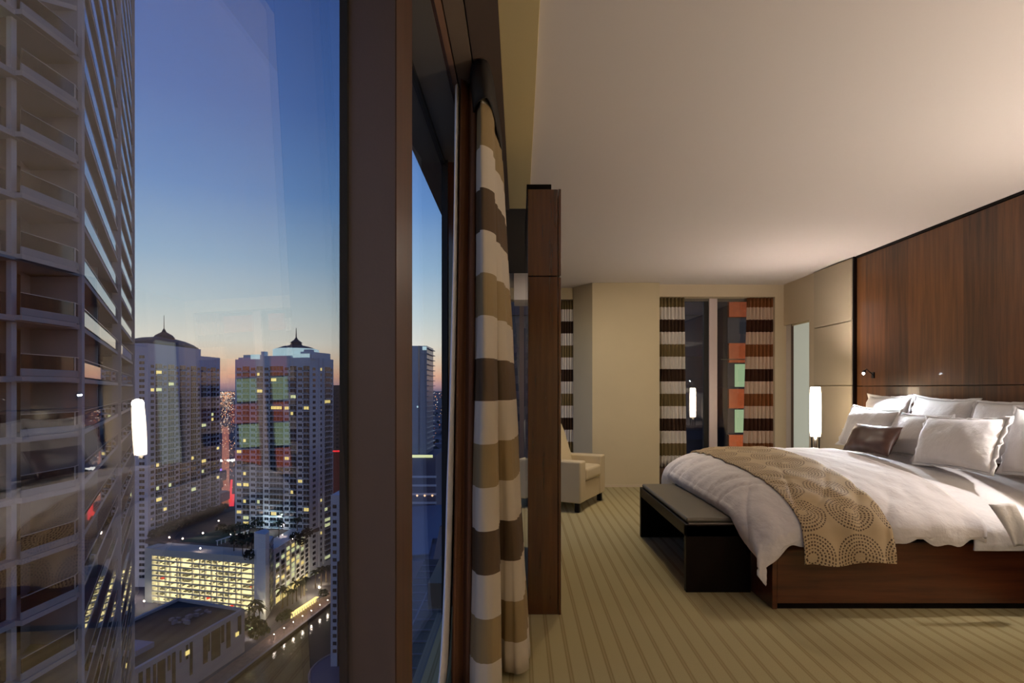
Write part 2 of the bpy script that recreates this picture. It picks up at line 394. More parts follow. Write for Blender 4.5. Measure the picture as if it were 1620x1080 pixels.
w4 = thing('window_4', (.1, 8.2, 0), 'shadowed far corner window behind the tall brown cabinet', None, kind='structure')
B(-.46, .76, 8.18, 8.19, .05, 2.59).build('pane', MT['far_glass'], w4)
B(px(822, 8.15), px(829, 8.15), 8.14, 8.2, 0, 2.59).build('mullion', MT['bronze'], w4)
B(-.46, .76, 8.14, 8.22, 0, .08).build('window_frame_sill', MT['bronze_dark'], w4)
# low sill box under the far window
sb = B(0.0, s1, -.03, D3-.02, 0, .24).build('window_sill', MT['sill'], bevel=.004, xf=WX); tag(sb, 'low dark brown wooden sill box under the wide far window', kind='structure')

# ------------------------------------------------------------------ the long window wall on the left
TIL = math.tan(.0275)
def leaning_pane(y0, y1, xb, z0, z1, th=.010):
    x = lambda z, o: xb-(z-CH)*TIL+o
    return MB().obox((x(z0, 0), y0, z0), (th, 0, 0), (0, y1-y0, 0), (x(z1, 0)-x(z0, 0), 0, z1-z0))
w1 = thing('window_1', (-.46, 0, 0), 'tall window pane beside the viewer overlooking the city', None, kind='structure')
leaning_pane(-3.2, 1.66, -.46, -.05, 2.78).build('pane', MT['window_glass'], w1)
B(-.50, -.446, -3.2, 1.5, -.14, -.04).build('window_frame_sill', MT['bronze_dark'], w1)
m1 = thing('trim_1', (-.46, 1.58, 0), 'broad grey brown window post between the two tall panes', None, kind='structure')
MB().prism([(-.462, 1.47), (-.322, 1.47), (-.322, 1.685), (-.462, 1.685)], -.1, 2.80).build('post', MT['bronze'], m1)
B(-.3225, -.3185, 1.472, 1.687, -.1, 2.8).build('edge_strip', MT['bronze_side'], m1)
B(px(538, 1.46), px(550, 1.46), 1.455, 1.47, -.1, 2.8).build('gasket', MT['gasket'], m1)
w2 = thing('window_2', (-.46, 2.6, 0), 'second tall window pane seen at a sharp angle past the post', None, kind='structure')
B(-.467, -.457, 1.685, 3.46, -.05, 2.70).build('pane', MT['window_glass2'], w2)
B(-.475, -.45, 1.685, 3.46, 2.675, 2.70).build('gasket', MT['gasket'], w2)
B(-.47, -.435, 3.43, 3.462, -.1, 2.7).build('frame_post', MT['gasket'], w2)
B(-.50, -.446, 1.685, 3.46, -.14, -.04).build('window_frame_sill', MT['bronze_dark'], w2)
pil = B(-.462, -.275, 3.462, 3.72, 0, 2.70).build('wall_pilaster', MT['wood_gloss']); tag(pil, 'glossy dark brown pilaster at the end of the second pane behind the curtain', kind='structure')
w5 = thing('window_5', (-.46, 6, 0), 'third window pane beyond the pilaster, hidden by the near curtain', None, kind='structure')
B(-.467, -.457, 3.72, 8.2, 0, 2.70).build('pane', MT['window_glass'], w5)
B(-.60, -.44, 3.72, 8.2, -.12, .05).build('window_frame_sill', MT['bronze_dark'], w5)
# window head: dark soffit, track strips, pocket, beige soffit
hd = thing('ceiling_trim', (-.2, 1.5, 2.7), 'window head with dark metal soffit and two curtain tracks', None, kind='structure')
B(-.62, -.318, -3.2, 8.2, 2.70, 2.78).build('dark_soffit', MT['bronze_dark'], hd)
B(-.318, -.306, -3.2, 8.2, 2.705, 2.78).build('edge_strip', MT['bronze_side'], hd)
B(-.306, -.283, -3.2, 8.2, 2.712, 2.78).build('inner_strip', MT['track2'], hd)
B(-.283, -.277, -3.2, 8.2, 2.735, 2.78).build('track_groove', MT['gasket'], hd)
B(-.277, -.203, -3.2, 8.2, 2.712, 2.78).build('track_board', MT['track'], hd)
B(-.203, -.197, -3.2, 8.2, 2.735, 2.78).build('track_groove', MT['gasket'], hd)
B(-.197, -.079, -3.2, 4.43, 2.712, 2.78).build('pocket_board', MT['pocket'], hd)
sf = B(-.079, .074, -3.2, 4.43, 2.722, 2.78).build('ceiling_soffit', MT['soffit'], bevel=.002); tag(sf, 'narrow olive beige soffit strip along the window side of the ceiling', kind='structure')
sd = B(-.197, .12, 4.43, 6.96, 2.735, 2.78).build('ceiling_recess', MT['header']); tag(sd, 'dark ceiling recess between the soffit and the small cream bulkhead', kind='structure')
bk = thing('wall_bulkhead', (0, 7.0, 2.4), 'small cream bulkhead hanging from the ceiling near the corner window', None, kind='structure')
B(px(813, 6.96), px(832, 6.96), 6.96, 7.5, 2.41, H).build('bulkhead_box', MT['ceiling'], bk, bevel=.003)
B(px(832.5, 6.96), px(835.5, 6.96), 6.98, 7.5, 2.45, H).build('bulkhead_edge', MT['paint'], bk)

# ================================================================== CITY OUTSIDE (metres, ground about 128 m below the eye)
G = -127.0
U2 = Vector((.2045, .9789)); V2 = Vector((.9789, -.2045))            # street grid directions
def gp(x, y, z=G):                                                    # where a measured ground pixel lies
    Y = F*(CH-z)/(y-CY); return Vector((px(x, Y), Y))
E = dict(
    ground=mat('city_ground', (84, 80, 92), .9, vary=.35, scale=.012), asphalt=mat('asphalt', (60, 58, 60), .85),
    tower=mat('pale_tower_wall', (196, 202, 216), .8, vary=.05, scale=.05), tower2=mat('twin_tower_wall', (180, 180, 200), .8, vary=.05, scale=.05),
    white=mat('white_render', (214, 216, 222), .8), garage=mat('garage_concrete', (190, 188, 180), .85),
    win=mat('dark_window', (30, 36, 48), .12, spec=.8), rail=mat('balcony_rail', (104, 122, 138), .25, spec=.7),
    lit=emit('lit_window', (255, 230, 140), 1.3), lit2=emit('lit_window_pale', (232, 240, 180), 1.1),
    gar_lit=emit('garage_wall_glow', (250, 236, 170), 1.0), gar_tube=emit('garage_tube_light', (255, 238, 176), 18), crown=emit('crown_glow', (205, 240, 245), .8, (150, 160, 165)),
    dome=mat('dark_dome', (46, 48, 58), .5), roof=mat('black_roof', (56, 50, 52), .85, vary=.3, scale=.15), roofwall=mat('stone_wall', (176, 166, 166), .85),
    river=None, stone=mat('promenade_stone', (150, 124, 110), .85, vary=.2, scale=.4), wallstone=mat('seawall', (62, 56, 52), .8), coping=mat('coping', (160, 150, 150), .7),
    leaf=mat('palm_leaf', (44, 58, 30), .7, vary=.4, scale=2), leafd=mat('dark_leaf', (26, 32, 24), .8, vary=.4, scale=1), bark=mat('palm_bark', (92, 78, 60), .9),
    lamp_w=emit('street_lamp_glow', (255, 232, 205), 30), lamp_p=emit('deck_lamp_glow', (255, 220, 200), 30),
    l_warm=emit('far_light_warm', (255, 206, 160), 1.6), l_or=emit('far_light_orange', (255, 150, 90), 1.3), l_wh=emit('far_light_white', (240, 240, 235), 1.8),
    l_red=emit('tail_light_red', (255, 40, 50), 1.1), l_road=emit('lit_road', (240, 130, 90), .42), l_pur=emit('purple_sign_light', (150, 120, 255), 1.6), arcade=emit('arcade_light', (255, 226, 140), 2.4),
    pool=mat('terrace_blue', (88, 102, 126), .5), far=mat('far_block', (96, 96, 116), .85, vary=.2, scale=.02), dkt=mat('dark_glass_tower', (110, 122, 142), .3, spec=.6),
    red=mat('red_lit_facade', (126, 24, 30), .7), redstrip=emit('red_light_strip', (255, 50, 60), 1.6),
    ltslab=mat('balcony_concrete', (168, 163, 166), .8, bump=.1, bscale=6), ltwall=mat('tower_render', (150, 147, 152), .85, vary=.06, scale=.6),
    ltdark=mat('tower_recess', (110, 94, 90), .85), ltglass=mat('tower_dark_glazing', (22, 32, 42), .08, spec=.8), ltrail=mat('reflective_rail_glass', (20, 20, 26), .015, spec=.9),
    ltrail2=mat('smoked_rail_glass', (30, 27, 34), .06, spec=.5), ltmet=mat('rail_metal', (196, 194, 194), .35, .4), ltpier=mat('pier_paint', (182, 180, 188), .75), ltdiv=mat('divider_render', (180, 180, 176), .8),
    ltup=mat('balcony_upstand', (150, 150, 156), .75), ltdim=mat('tower_glass_dim', (58, 70, 80), .2), green=emit('lit_green_room', (150, 190, 150), .25, (60, 80, 70)),
)
def water():
    m, n, L, b = new_mat('river_water')
    setv(b, 'Base Color', lin(64, 58, 42)); setv(b, 'Roughness', .16); setv(b, 'Specular IOR Level', .6)
    t = n.new('ShaderNodeTexCoord'); nz = n.new('ShaderNodeTexNoise'); nz.inputs['Scale'].default_value = .5; nz.inputs['Detail'].default_value = 3
    L.new(t.outputs['Object'], nz.inputs['Vector']); bp = n.new('ShaderNodeBump'); bp.inputs['Strength'].default_value = .25; bp.inputs['Distance'].default_value = .3
    L.new(nz.outputs['Fac'], bp.inputs['Height']); L.new(bp.outputs[0], b.inputs['Normal']); return m
E['river'] = water()

# ---- ground, river, promenade
def ring(name, pts, z0, z1, m, label, kind='structure', parent=None):
    o = MB().prism([tuple(p) for p in pts], z0, z1).build(name, m, parent)
    if parent is None: tag(o, label, kind=kind)
    return o
bankA = gp(330, 1100); bankB = gp(527, 949)
d_ = (bankB-bankA).normalized()
b0 = bankA-d_*220; b1 = bankB+d_*60
gnd = MB()
gnd.prism([(-30000, -300), (b0.x-2, -300), (b0.x, b0.y), (b1.x, b1.y), (b1.x, 30000), (-30000, 30000)], G-3, G)
gnd.prism([(b1.x, b1.y+1), (30000, b1.y+1), (30000, 30000), (b1.x, 30000)], G-3, G)
g_ = gnd.build('ground', E['ground'], kind='structure', label='dark city ground stretching away to the horizon')
rv = MB().prism([(b0.x-40, -300), (b1.x-2, b1.y-1), (b1.x, b1.y+1.5), (200, b1.y+1.5), (200, -300)], G-3, G-1.2).build('river', E['river']); tag(rv, 'dark olive river with lamp reflections below the promenade', kind='structure')
nr = Vector((-d_.y, d_.x))      # landward
def strip(a, b, o0, o1): return [a+nr*o0, b+nr*o0, b+nr*o1, a+nr*o1]
pm = thing('riverside_promenade', (bankB.x, bankB.y, G), 'stone riverside promenade with a pale coping along the river', None, kind='structure')
MB().prism([tuple(p) for p in strip(b0, b1, .6, 9)], G, G+.15).build('paving', E['stone'], pm)
MB().prism([tuple(p) for p in strip(b0, b1, -.8, .6)], G-3, G+.1).build('river_wall', E['wallstone'], pm)
MB().prism([tuple(p) for p in strip(b0, b1, -.9, .1)], G+.1, G+.5).build('coping', E['coping'], pm)

# ---- generic tower facade: bays of small windows or stacked balconies
def facade(root, P, d, n, z0, z1, bays, fh, rnd, litp=.06, ztop_blank=6.0, lit_mat=None):
    """P start corner, d direction, n outward normal; bays = (t0, t1, kind)"""
    W, Lw, L2, S, R, D = MB(), MB(), MB(), MB(), MB(), MB()
    D3v = lambda t, o, z: (P.x+d.x*t+n.x*o, P.y+d.y*t+n.y*o, z)
    def bx(mb, t0, t1, o0, o1, a, b): mb.obox(D3v(t0, o0, a), (d.x*(t1-t0), d.y*(t1-t0), 0), (n.x*(o1-o0), n.y*(o1-o0), 0), (0, 0, b-a))
    nf = int((z1-ztop_blank-z0)/fh)
    for (t0, t1, k) in bays:
        w_ = t1-t0
        if k == 'b':      # balconies
            bx(D, t0, t1, .02, .10, z1-ztop_blank-nf*fh, z1-ztop_blank)
            for f in range(nf):
                za = z1-ztop_blank-(f+1)*fh
                bx(S, t0-.15, t1+.15, .1, 1.4, za-.30, za+.12)
                bx(R, t0, t1, 1.25, 1.36, za+.12, za+1.15)
                q = rnd.random()
                if q < litp*2.2: bx(Lw if q < litp*1.2 else L2, t0+w_*.1, t0+w_*rnd.choice((.5, .9)), .10, .16, za+.9, za+fh-.7)
                m_ = max(1, int(w_/2.2))
                for i in range(1, m_): bx(S, t0+w_*i/m_-.08, t0+w_*i/m_+.08, .1, .2, za, za+fh-.3)
        elif k == 'p':    # projecting pier
            bx(W, t0, t1, 0, .9, z0, z1)
        else:             # punched windows
            c = (t0+t1)/2; hw = min(1.7, w_*.30)
            for f in range(nf):
                za = z1-ztop_blank-(f+1)*fh+1.0
                q = rnd.random(); mb = Lw if q < litp*.6 else D
                bx(mb, c-hw, c-.12, .0, .12, za, za+fh-1.9); bx(mb, c+.12, c+hw, .0, .12, za, za+fh-1.9)
                bx(S, c-hw-.2, c+hw+.2, .0, .3, za-.22, za)
    if W.f: W.build('pier', E['tower'], root, kind='stuff')
    D.build('windows', E['win'], root, kind='stuff'); S.build('balcony_slabs', E['tower'], root, kind='stuff')
    if R.f: R.build('balcony_rails', E['rail'], root, kind='stuff')
    if Lw.f: Lw.build('lit_windows', E['lit'], root, kind='stuff')
    if L2.f: L2.build('lit_windows', E['lit2'], root, kind='stuff')
def t_of(p, P, d):
    k = (p-CX)/F; return (k*P.y-P.x)/(d.x-k*d.y)

# ---- central tower
ct = thing('residential_tower', (-170, 400, G), 'tall pale residential tower with lit crown and stacked balconies beside the window post', 'tower')
P0 = Vector((-200.0, 400.0)); tR = t_of(490, P0, V2); P1 = P0+V2*tR; tS = t_of(527.5, P1, U2)
tt = lambda p: t_of(p, P0, V2)
zt = 23.0
MB().prism([tuple(P0+V2*tt(372)), tuple(P0+V2*tt(412)), tuple(P0+V2*tt(412)+U2*40), tuple(P0+V2*tt(372)+U2*40)], G, zt-1.0).build('west_wing', E['tower'], ct)
MB().prism([tuple(P0+V2*tt(412)), tuple(P0+V2*tt(460)), tuple(P0+V2*tt(460)+U2*42), tuple(P0+V2*tt(412)+U2*42)], G, zt+1.2).build('centre_wing', E['tower'], ct)
MB().prism([tuple(P0+V2*tt(460)), tuple(P1), tuple(P1+U2*tS), tuple(P0+V2*tt(460)+U2*tS)], G, zt-.2).build('east_wing', E['tower'], ct)
rn = random.Random(11)
bays = [(tt(372.5), tt(384), 'w'), (tt(384), tt(394.6), 'b'), (tt(395), tt(406), 'w'), (tt(406), tt(416), 'b'), (tt(416.5), tt(427), 'w'), (tt(427), tt(448), 'b'), (tt(448.5), tt(459), 'w'), (tt(459), tt(469), 'b'), (tt(469.5), tt(480), 'w'), (tt(480), tt(489.5), 'b')]
facade(ct, P0, V2, -U2, -100, zt, bays, 3.85, rn, .07)
ts = lambda p: t_of(p, P1, U2)
facade(ct, P1, U2, V2, G+4, zt, [(.5, ts(503), 'w'), (ts(503.5), ts(505), 'p'), (ts(505), ts(510), 'w'), (ts(510.5), ts(512), 'p'), (ts(512.5), ts(523), 'b'), (ts(523.5), ts(526), 'w')], 3.85, rn, .05)
cc = P0+V2*tt(447)+U2*16
CCc = (cc.x, cc.y, 0)
MB().lathe(CCc, [(15.5, zt+1), (15.5, zt+6.2), (14, zt+6.8), (3, zt+9)], 36).build('crown_floodlight_glow', E['crown'], ct)  # floodlight on the drum is put in as the drum's own glow
MB().lathe(CCc, [(13.5, zt+6.9), (9, zt+8.6), (4.2, zt+9.6), (3.6, zt+11.2), (4.2, zt+11.4), (1.6, zt+13.4), (.5, zt+15), (.15, zt+22)], 24).build('dome', E['dome'], ct)
cw = MB()
for (a, b, h0, h1) in ((374, 381, 22, 23.4), (382, 410, 22, 25.2), (410, 415, 22, 27.5), (434, 436, 23, 27.2), (457.5, 459.5, 23, 27), (490, 493, 22, 25), (478, 489, 22, 28.4)):
    pa = P0+V2*tt(a)+U2*2; w_ = tt(b)-tt(a); cw.obox((pa.x, pa.y, h0), (V2.x*w_, V2.y*w_, 0), (U2.x*4, U2.y*4, 0), (0, 0, h1-h0))
cw.build('parapet_blocks', E['tower'], ct, kind='stuff')
pa = P1+U2*1.5-V2*8; MB().obox((pa.x, pa.y, zt-.5), (V2.x*7.5, V2.y*7.5, 0), (U2.x*26, U2.y*26, 0), (0, 0, 4.4)).build('roof_house', E['tower'], ct)
for (a, b) in ((395, 409), (462, 488)):
    pa = P0+V2*tt(a)+U2*1; w_ = tt(b)-tt(a); MB().obox((pa.x, pa.y, zt-.8), (V2.x*w_, V2.y*w_, 0), (U2.x*.4, U2.y*.4, 0), (0, 0, 3.2)).build('lit_parapet', E['crown'], ct)  # parapet strips carry the same put-in glow as the crown

# ---- twin tower, left
tw = thing('residential_tower', (-260, 400, G), 'tall pale residential tower with a dark domed roof and mast behind the balcony tower', 'tower')
TA = Vector((-241.0, 369.0)); UT = Vector((.03, 1)).normalized(); VT = Vector((1, -.03)).normalized()
B(-300, -241, 369, 372, G, 30.5).build('front_wall', E['tower2'], tw)
MB().prism([tuple(TA+UT*0), tuple(TA+UT*58), (-300, 427), (-300, 370)], G, 31).build('main_block', E['tower2'], tw)
MB().prism([tuple(TA+UT*58), tuple(TA+UT*84), (-290, 453), (-290, 427)], G, 26).build('rear_block', E['tower2'], tw)
bt = []; t = 1.5
for k in range(13):
    w_ = (5.2, 6.6)[k % 2]
    bt.append((t, t+w_, 'wb'[k % 2])); t += w_+.5
facade(tw, TA, UT, VT, -98, 26, bt, 3.85, rn, .03, ztop_blank=8)
facade(tw, Vector((-262.0, 369.0)), Vector((1, 0)), Vector((0, -1)), G+3, 30, [(0, 6, 'b'), (7, 13, 'w'), (14, 20, 'w')], 3.85, rn, .05)
DC = (-255, 408, 0)
DX = Matrix.Translation((-255, 408, 0)) @ Matrix.Diagonal((.56, 1.45, 1, 1)) @ Matrix.Translation((255, -408, 0))
MB().lathe(DC, [(25, 30.5), (25, 32.5), (21, 34.5), (15, 36.4), (8, 37.6), (6, 38)], 40).build('domed_roof', E['dome'], tw, xf=DX)
MB().lathe(DC, [(7, 37.6), (5.5, 39.6), (3, 41.2), (1.6, 42), (.9, 43.6), (.25, 44.6), (.12, 54)], 20).build('cupola', E['dome'], tw)
MB().obox((-262, 445, 26), (8, 0, 0), (0, 4, 0), (0, 0, 5)).build('roof_house', E['tower2'], tw)

# ---- podium deck behind the garage
pdk = thing('podium_deck', (-190, 380, -96), 'dark roof deck with planting between the towers, behind the lit parking garage', 'roof deck')
GL, GR = Vector((-224.6, 342.6)), Vector((-151.1, 324.6))
gd = (GR-GL).normalized(); gn = Vector((gd.y, -gd.x))
MB().prism([tuple(GL+gd*.5-gn*16), tuple(GR-gn*16), (-146, 345), (-144.5, 386), (-140, 398), (-200, 470), (-241, 470), (-241, 366)], -98, -95.6).build('deck', mat('deck_paving', (84, 74, 74), .85, vary=.3, scale=.15), pdk)
MB().prism([(-216, 362), (-188, 355), (-180, 384), (-208, 392)], -95.6, -95.4).build('lawn', mat('deck_lawn', (52, 74, 66), .9, vary=.2, scale=.2), pdk)
for i in range(9):
    a = Vector((-187, 352))+Vector((.28, 1)).normalized()*i*3.2
    B(a.x-.2, a.x+.2, a.y-.2, a.y+.2, -95.5, -92.6).build('pergola_post', E['white'], pdk)
a = Vector((-187, 352)); MB().obox((a.x-.5, a.y-1, -92.6), (1, 0, 0), (7.4, 27, 0), (0, 0, .4)).build('pergola_beam', E['white'], pdk)

# ---- parking garage
gr = thing('parking_garage', (-188, 334, G), 'brightly lit multi-storey parking garage with open decks below the towers', 'parking garage')
GW = (GR-GL).length; tg = lambda p: t_of(p, GL, gd)
def gb(t0, t1, o0, o1, z0, z1, mb=None):
    mb = mb or MB(); q = GL+gd*t0+gn*o0
    return mb.obox((q.x, q.y, z0), (gd.x*(t1-t0), gd.y*(t1-t0), 0), (gn.x*(o1-o0), gn.y*(o1-o0), 0), (0, 0, z1-z0))
gb(0, GW, -16, -9, G, -95.4).build('rear_wall', E['garage'], gr)
gb(-1, tg(241), -9, .4, G, -94.2).build('end_pier', E['garage'], gr)
gb(0, GW, -9, .3, -98.6, -94.6).build('parapet', E['garage'], gr)
FHG = 3.07
for k in range(10):
    z = -98.6-FHG*(k+1)
    if z > G:
        gb(0, GW, -9, .3, z, z+.85).build('floor_deck', E['garage'], gr)
    z2 = z+FHG if k else -98.6
    for o_ in (-2.2, -6.2): gb(tg(241)+.5, GW-.5, o_, o_+.9, z2-.08, z2-.02).build('ceiling_light', E['gar_tube'], gr)
for p in (250, 261, 268, 280, 285.5, 304, 315.5, 324, 334, 342.5, 353, 361.5, 373, 381.5, 399):
    gb(tg(p)-.22, tg(p)+.22, -1.2, .1, G, -98.6).build('column', E['garage'], gr)
gb(tg(241), GW, -8.9, -8.7, G, -98.6).build('glowing_back_wall', E['gar_lit'], gr)  # back wall glows itself, standing in for the lamplit interior
cars, carsr, beams = MB(), MB(), MB()
for k in range(9):
    z = -98.6-FHG*(k+1)+.85; t = tg(243)
    while t < GW-4:
        if rn.random() < .5:
            mb = carsr if rn.random() < .04 else cars
            w_ = rn.uniform(1.7, 2.0); dz = rn.uniform(.85, 1.15); gb(t, t+w_, -5.5, -1.5, z, z+dz*.6, mb); gb(t+.2, t+w_-.2, -4.6, -2.4, z+dz*.6, z+dz, mb)
        t += rn.choice((2.4, 2.6, 3.2))
cars.build('parked_cars', mat('dark_car_paint', (70, 68, 60), .3), gr, kind='stuff'); carsr.build('parked_cars', mat('red_car_paint', (170, 40, 36), .3), gr, kind='stuff')
for i in range(10):   # short return bay beside the white stair tower
    z = -98.6-FHG*i
    if z > G: MB().prism([(-151.1, 324.4), (-149.5, 324.0), (-147.5, 329.6), (-149.1, 330)], z-.9, z).build('return_deck', E['garage'], gr)
MB().prism([(-151.0, 326), (-148.4, 325.6), (-147.4, 329), (-150, 329.4)], G, -97).build('return_bay_glow', E['gar_lit'], gr)  # solid block whose glow stands in for light in the return bay

# ---- white stair tower and garage wing along the river
st = thing('stair_tower', (-146, 322, G), 'plain white stair tower at the corner of the lit parking garage', 'stair tower')
MB().prism([(px(402, 322), 322), (px(406, 319), 319), (px(420, 316), 316), (px(426, 324), 324), (-147, 330)], G, -79.6).build('shaft', E['white'], st)
MB().prism([(px(426, 324), 324), (px(432.5, 337), 337), (-149.5, 338), (-148, 326)], G, -85.8).build('glazed_shaft', E['white'], st)
sa, sb_ = Vector((px(426.3, 324), 324)), Vector((px(432.3, 336.6), 336.6)); sd = (sb_-sa).normalized(); sn = Vector((sd.y, -sd.x))
for k in range(12):
    z = -86.8-3.3*k
    if z-2.6 > G:
        for (u0, u1) in ((.6, 6.2), (7.0, 12.6)):
            q = sa+sd*u0+sn*.05; MB().obox((q.x, q.y, z-2.5), (sd.x*(u1-u0), sd.y*(u1-u0), 0), (sn.x*.25, sn.y*.25, 0), (0, 0, 2.4)).build('stair_window', E['win'], st)
wg = thing('riverside_wing', (-145, 360, G), 'pale low apartment wing with yellow lit windows facing the river', 'building')
WA0, WA1 = Vector((-145.6, 337.2)), Vector((-143.4, 387.6)); wd = (WA1-WA0).normalized(); wn_ = Vector((wd.y, -wd.x)); WLn = (WA1-WA0).length
MB().prism([tuple(WA0), tuple(WA1), tuple(WA1-wn_*12), tuple(WA0-wn_*12)], G, -93.8).build('block', E['white'], wg)
dk, lt = [], []
for i in range(7):
    for k in range(9):
        t0 = 1.6+i*7.0; z = -97.4-3.1*k; q = WA0+wd*t0+wn_*.02
        lit = rn.random() < (.75 if 2 <= i <= 5 and k < 5 else .3)
        MB().obox((q.x, q.y, z-1.7), (wd.x*4.6, wd.y*4.6, 0), (wn_.x*.3, wn_.y*.3, 0), (0, 0, 1.9)).build('lit_window' if lit else 'window', E['lit2' if lit and rn.random() < .6 else 'lit'] if lit else E['win'], wg)
for i in range(8):
    q = WA0+wd*(.3+i*7.0)+wn_*.0; MB().obox((q.x, q.y, G), (wd.x*.7, wd.y*.7, 0), (wn_.x*.7, wn_.y*.7, 0), (0, 0, 32)).build('pier', E['white'], wg)
q = WA0+wd*1+wn_*.05; MB().obox((q.x, q.y, G+.3), (wd.x*46, wd.y*46, 0), (wn_.x*.3, wn_.y*.3, 0), (0, 0, 3.6)).build('lit_ground_floor', E['lit'], wg)
for (x, y, z, p_, c) in ((-131, 350, -122, 9000, (1, .85, .5)), (-131, 372, -122, 9000, (1, .85, .5)), (-140, 312, -120, 3500, (1, .85, .5)), (-236, 345, -120, 5000, (1, .85, .6)), (-172, 385, -88, 7000, (.8, .95, .9)), (-150, 392, -88, 6000, (1, .8, .6))):
    point('street_glow_lamp', (x, y, z), p_, c, .6)

# ---- black-roofed low building in front
lb_ = thing('low_building', (-150, 250, G), 'low stone building with a black flat roof and tall dark window slots by the river', 'building')
zr = -105.9
q0 = Vector((-134.4, 278)); q1 = q0-U2*66; q2 = Vector((-175.4, 292.4)); q3 = q2-U2*70
MB().prism([tuple(q0), tuple(q1), tuple(q3), tuple(q2)], G, zr-1.4).build('walls', E['roofwall'], lb_)
ins = lambda p, k: p.lerp((q0+q1+q2+q3)/4, k)
MB().prism([tuple(ins(p, .03)) for p in (q0, q1, q3, q2)], zr-1.4, zr-1.1).build('roof_membrane', E['roof'], lb_)
for a, b in ((q0, q1), (q1, q3), (q3, q2), (q2, q0)):
    dd = (b-a).normalized(); nn = Vector((-dd.y, dd.x)); c_ = (q0+q1+q2+q3)/4
    if (c_-a).dot(nn) < 0: nn = -nn
    MB().prism([tuple(a), tuple(b), tuple(b+nn*1.5), tuple(a+nn*1.5)], zr-1.4, zr).build('parapet', E['roofwall'], lb_)
ld = (q1-q0).normalized(); ln = V2
for (p0_, p1_, zt_, h_) in ((376, 381, 2.2, 9), (358, 364, 2.0, 12), (349.5, 354, 2.0, 8), (334, 348, 2.2, 13), (329, 331.5, 2.2, 8), (321, 328, 2.4, 12), (300, 304, 1.6, 14), (294, 297, 1.8, 6), (284, 286.5, 2.6, 5), (272, 277, 1.8, 14), (265, 269, 2.0, 6), (249, 261, 2.2, 14), (242, 246, 2.2, 12), (231, 237, 2.2, 14), (219, 225, 2.2, 14)):
    k0, k1 = [(lambda k: (k*q0.y-q0.x)/(ld.x-k*ld.y))((p-CX)/F) for p in (p1_, p0_)]
    q = q0+ld*k0+ln*.02; MB().obox((q.x, q.y, zr-zt_-h_), (ld.x*(k1-k0), ld.y*(k1-k0), 0), (ln.x*.25, ln.y*.25, 0), (0, 0, h_)).build('window_slot', E['win'], lb_)
for p_, z_ in ((299, -112), (377, -117)):
    k0 = (lambda k: (k*q0.y-q0.x)/(ld.x-k*ld.y))((p_-CX)/F); q = q0+ld*k0+ln*.3
    MB().obox((q.x, q.y, z_), (ld.x*2.2, ld.y*2.2, 0), (ln.x*.1, ln.y*.1, 0), (0, 0, 1.9)).build('lit_window', E['lit'], lb_)
hv = MB(); cR = Vector((-158, 268))
for i in range(16):
    a = cR+V2*rn.uniform(-6, 7)+U2*rn.uniform(-7, 9); s1_, s2_, h_ = rn.uniform(.8, 2.4), rn.uniform(.8, 3), rn.uniform(.4, 1.8)
    hv.obox((a.x, a.y, zr-1.1), (V2.x*s1_, V2.y*s1_, 0), (U2.x*s2_, U2.y*s2_, 0), (0, 0, h_))
hv.build('rooftop_equipment', mat('roof_machines', (120, 120, 134), .5), lb_, kind='stuff')
aq = q1.lerp(q3, .55)+U2*14; MB().obox((aq.x, aq.y, zr-1.1), (V2.x*13, V2.y*13, 0), (U2.x*9, U2.y*9, 0), (0, 0, 2.2)).build('roof_canopy', mat('roof_canopy_blue', (112, 118, 152), .6), lb_)
lamp_pts = []

# ---- small slab tower and red-lit building at the post, blue round terrace
sl_ = thing('slab_tower', (-80, 270, G), 'narrow pale slab tower standing at the river against the window post', 'tower')
B(-87, -70, 262, 300, G, -47.6).build('block', E['tower'], sl_)
for k in range(20):
    z = -52-3.5*k
    B(-86.0, -84.3, 261.8, 262.0, z-1.6, z).build('window', E['win'], sl_)
    B(-81.5, -79.8, 261.8, 262.0, z-1.6, z).build('window', E['win'], sl_)
te = thing('round_terrace', (-73, 262, G), 'round blue terrace with a pale rim at the river bank', 'terrace')
MB().lathe((-70, 260, 0), [(25, G-3), (25, G+.6)], 48).build('deck', E['pool'], te)
rg = MB(); n = 72; prof = [(24.6, G+.6), (24.6, G+1.1), (25.1, G+1.1), (25.1, G+.4)]
for k in range(n):
    for (r, z) in prof: rg.v.append((-70+r*math.cos(2*PI*k/n), 260+r*math.sin(2*PI*k/n), z))
for k in range(n):
    for j in range(3): rg.f.append((k*4+j, k*4+j+1, ((k+1) % n)*4+j+1, ((k+1) % n)*4+j))
rg.build('rim', E['coping'], te)
rb = thing('red_lit_building', (-110, 340, G), 'dark building edged with a red light strip beside the window post', 'building')
B(-112, -92, 342, 380, G, -36.5).build('block', E['red'], rb); B(-112.2, -92, 341.7, 342, -36.5, -35.6).build('light_strip', E['redstrip'], rb)  # glow of the red strip is put into the wall colour
br_ = thing('brown_tower', (-185, 560, G), 'brown apartment tower glimpsed between the central tower and the post', 'tower')
B(-186, -150, 560, 600, G, 5).build('block', mat('brown_tower_wall', (104, 90, 88), .85), br_)
wm = MB()
for k in range(30):
    for i in range(8): wm.box(-185+i*4.4, -182.6+i*4.4, 559.8, 560, -1-4*k, .8-4*k)
wm.build('windows', E['win'], br_, kind='stuff')

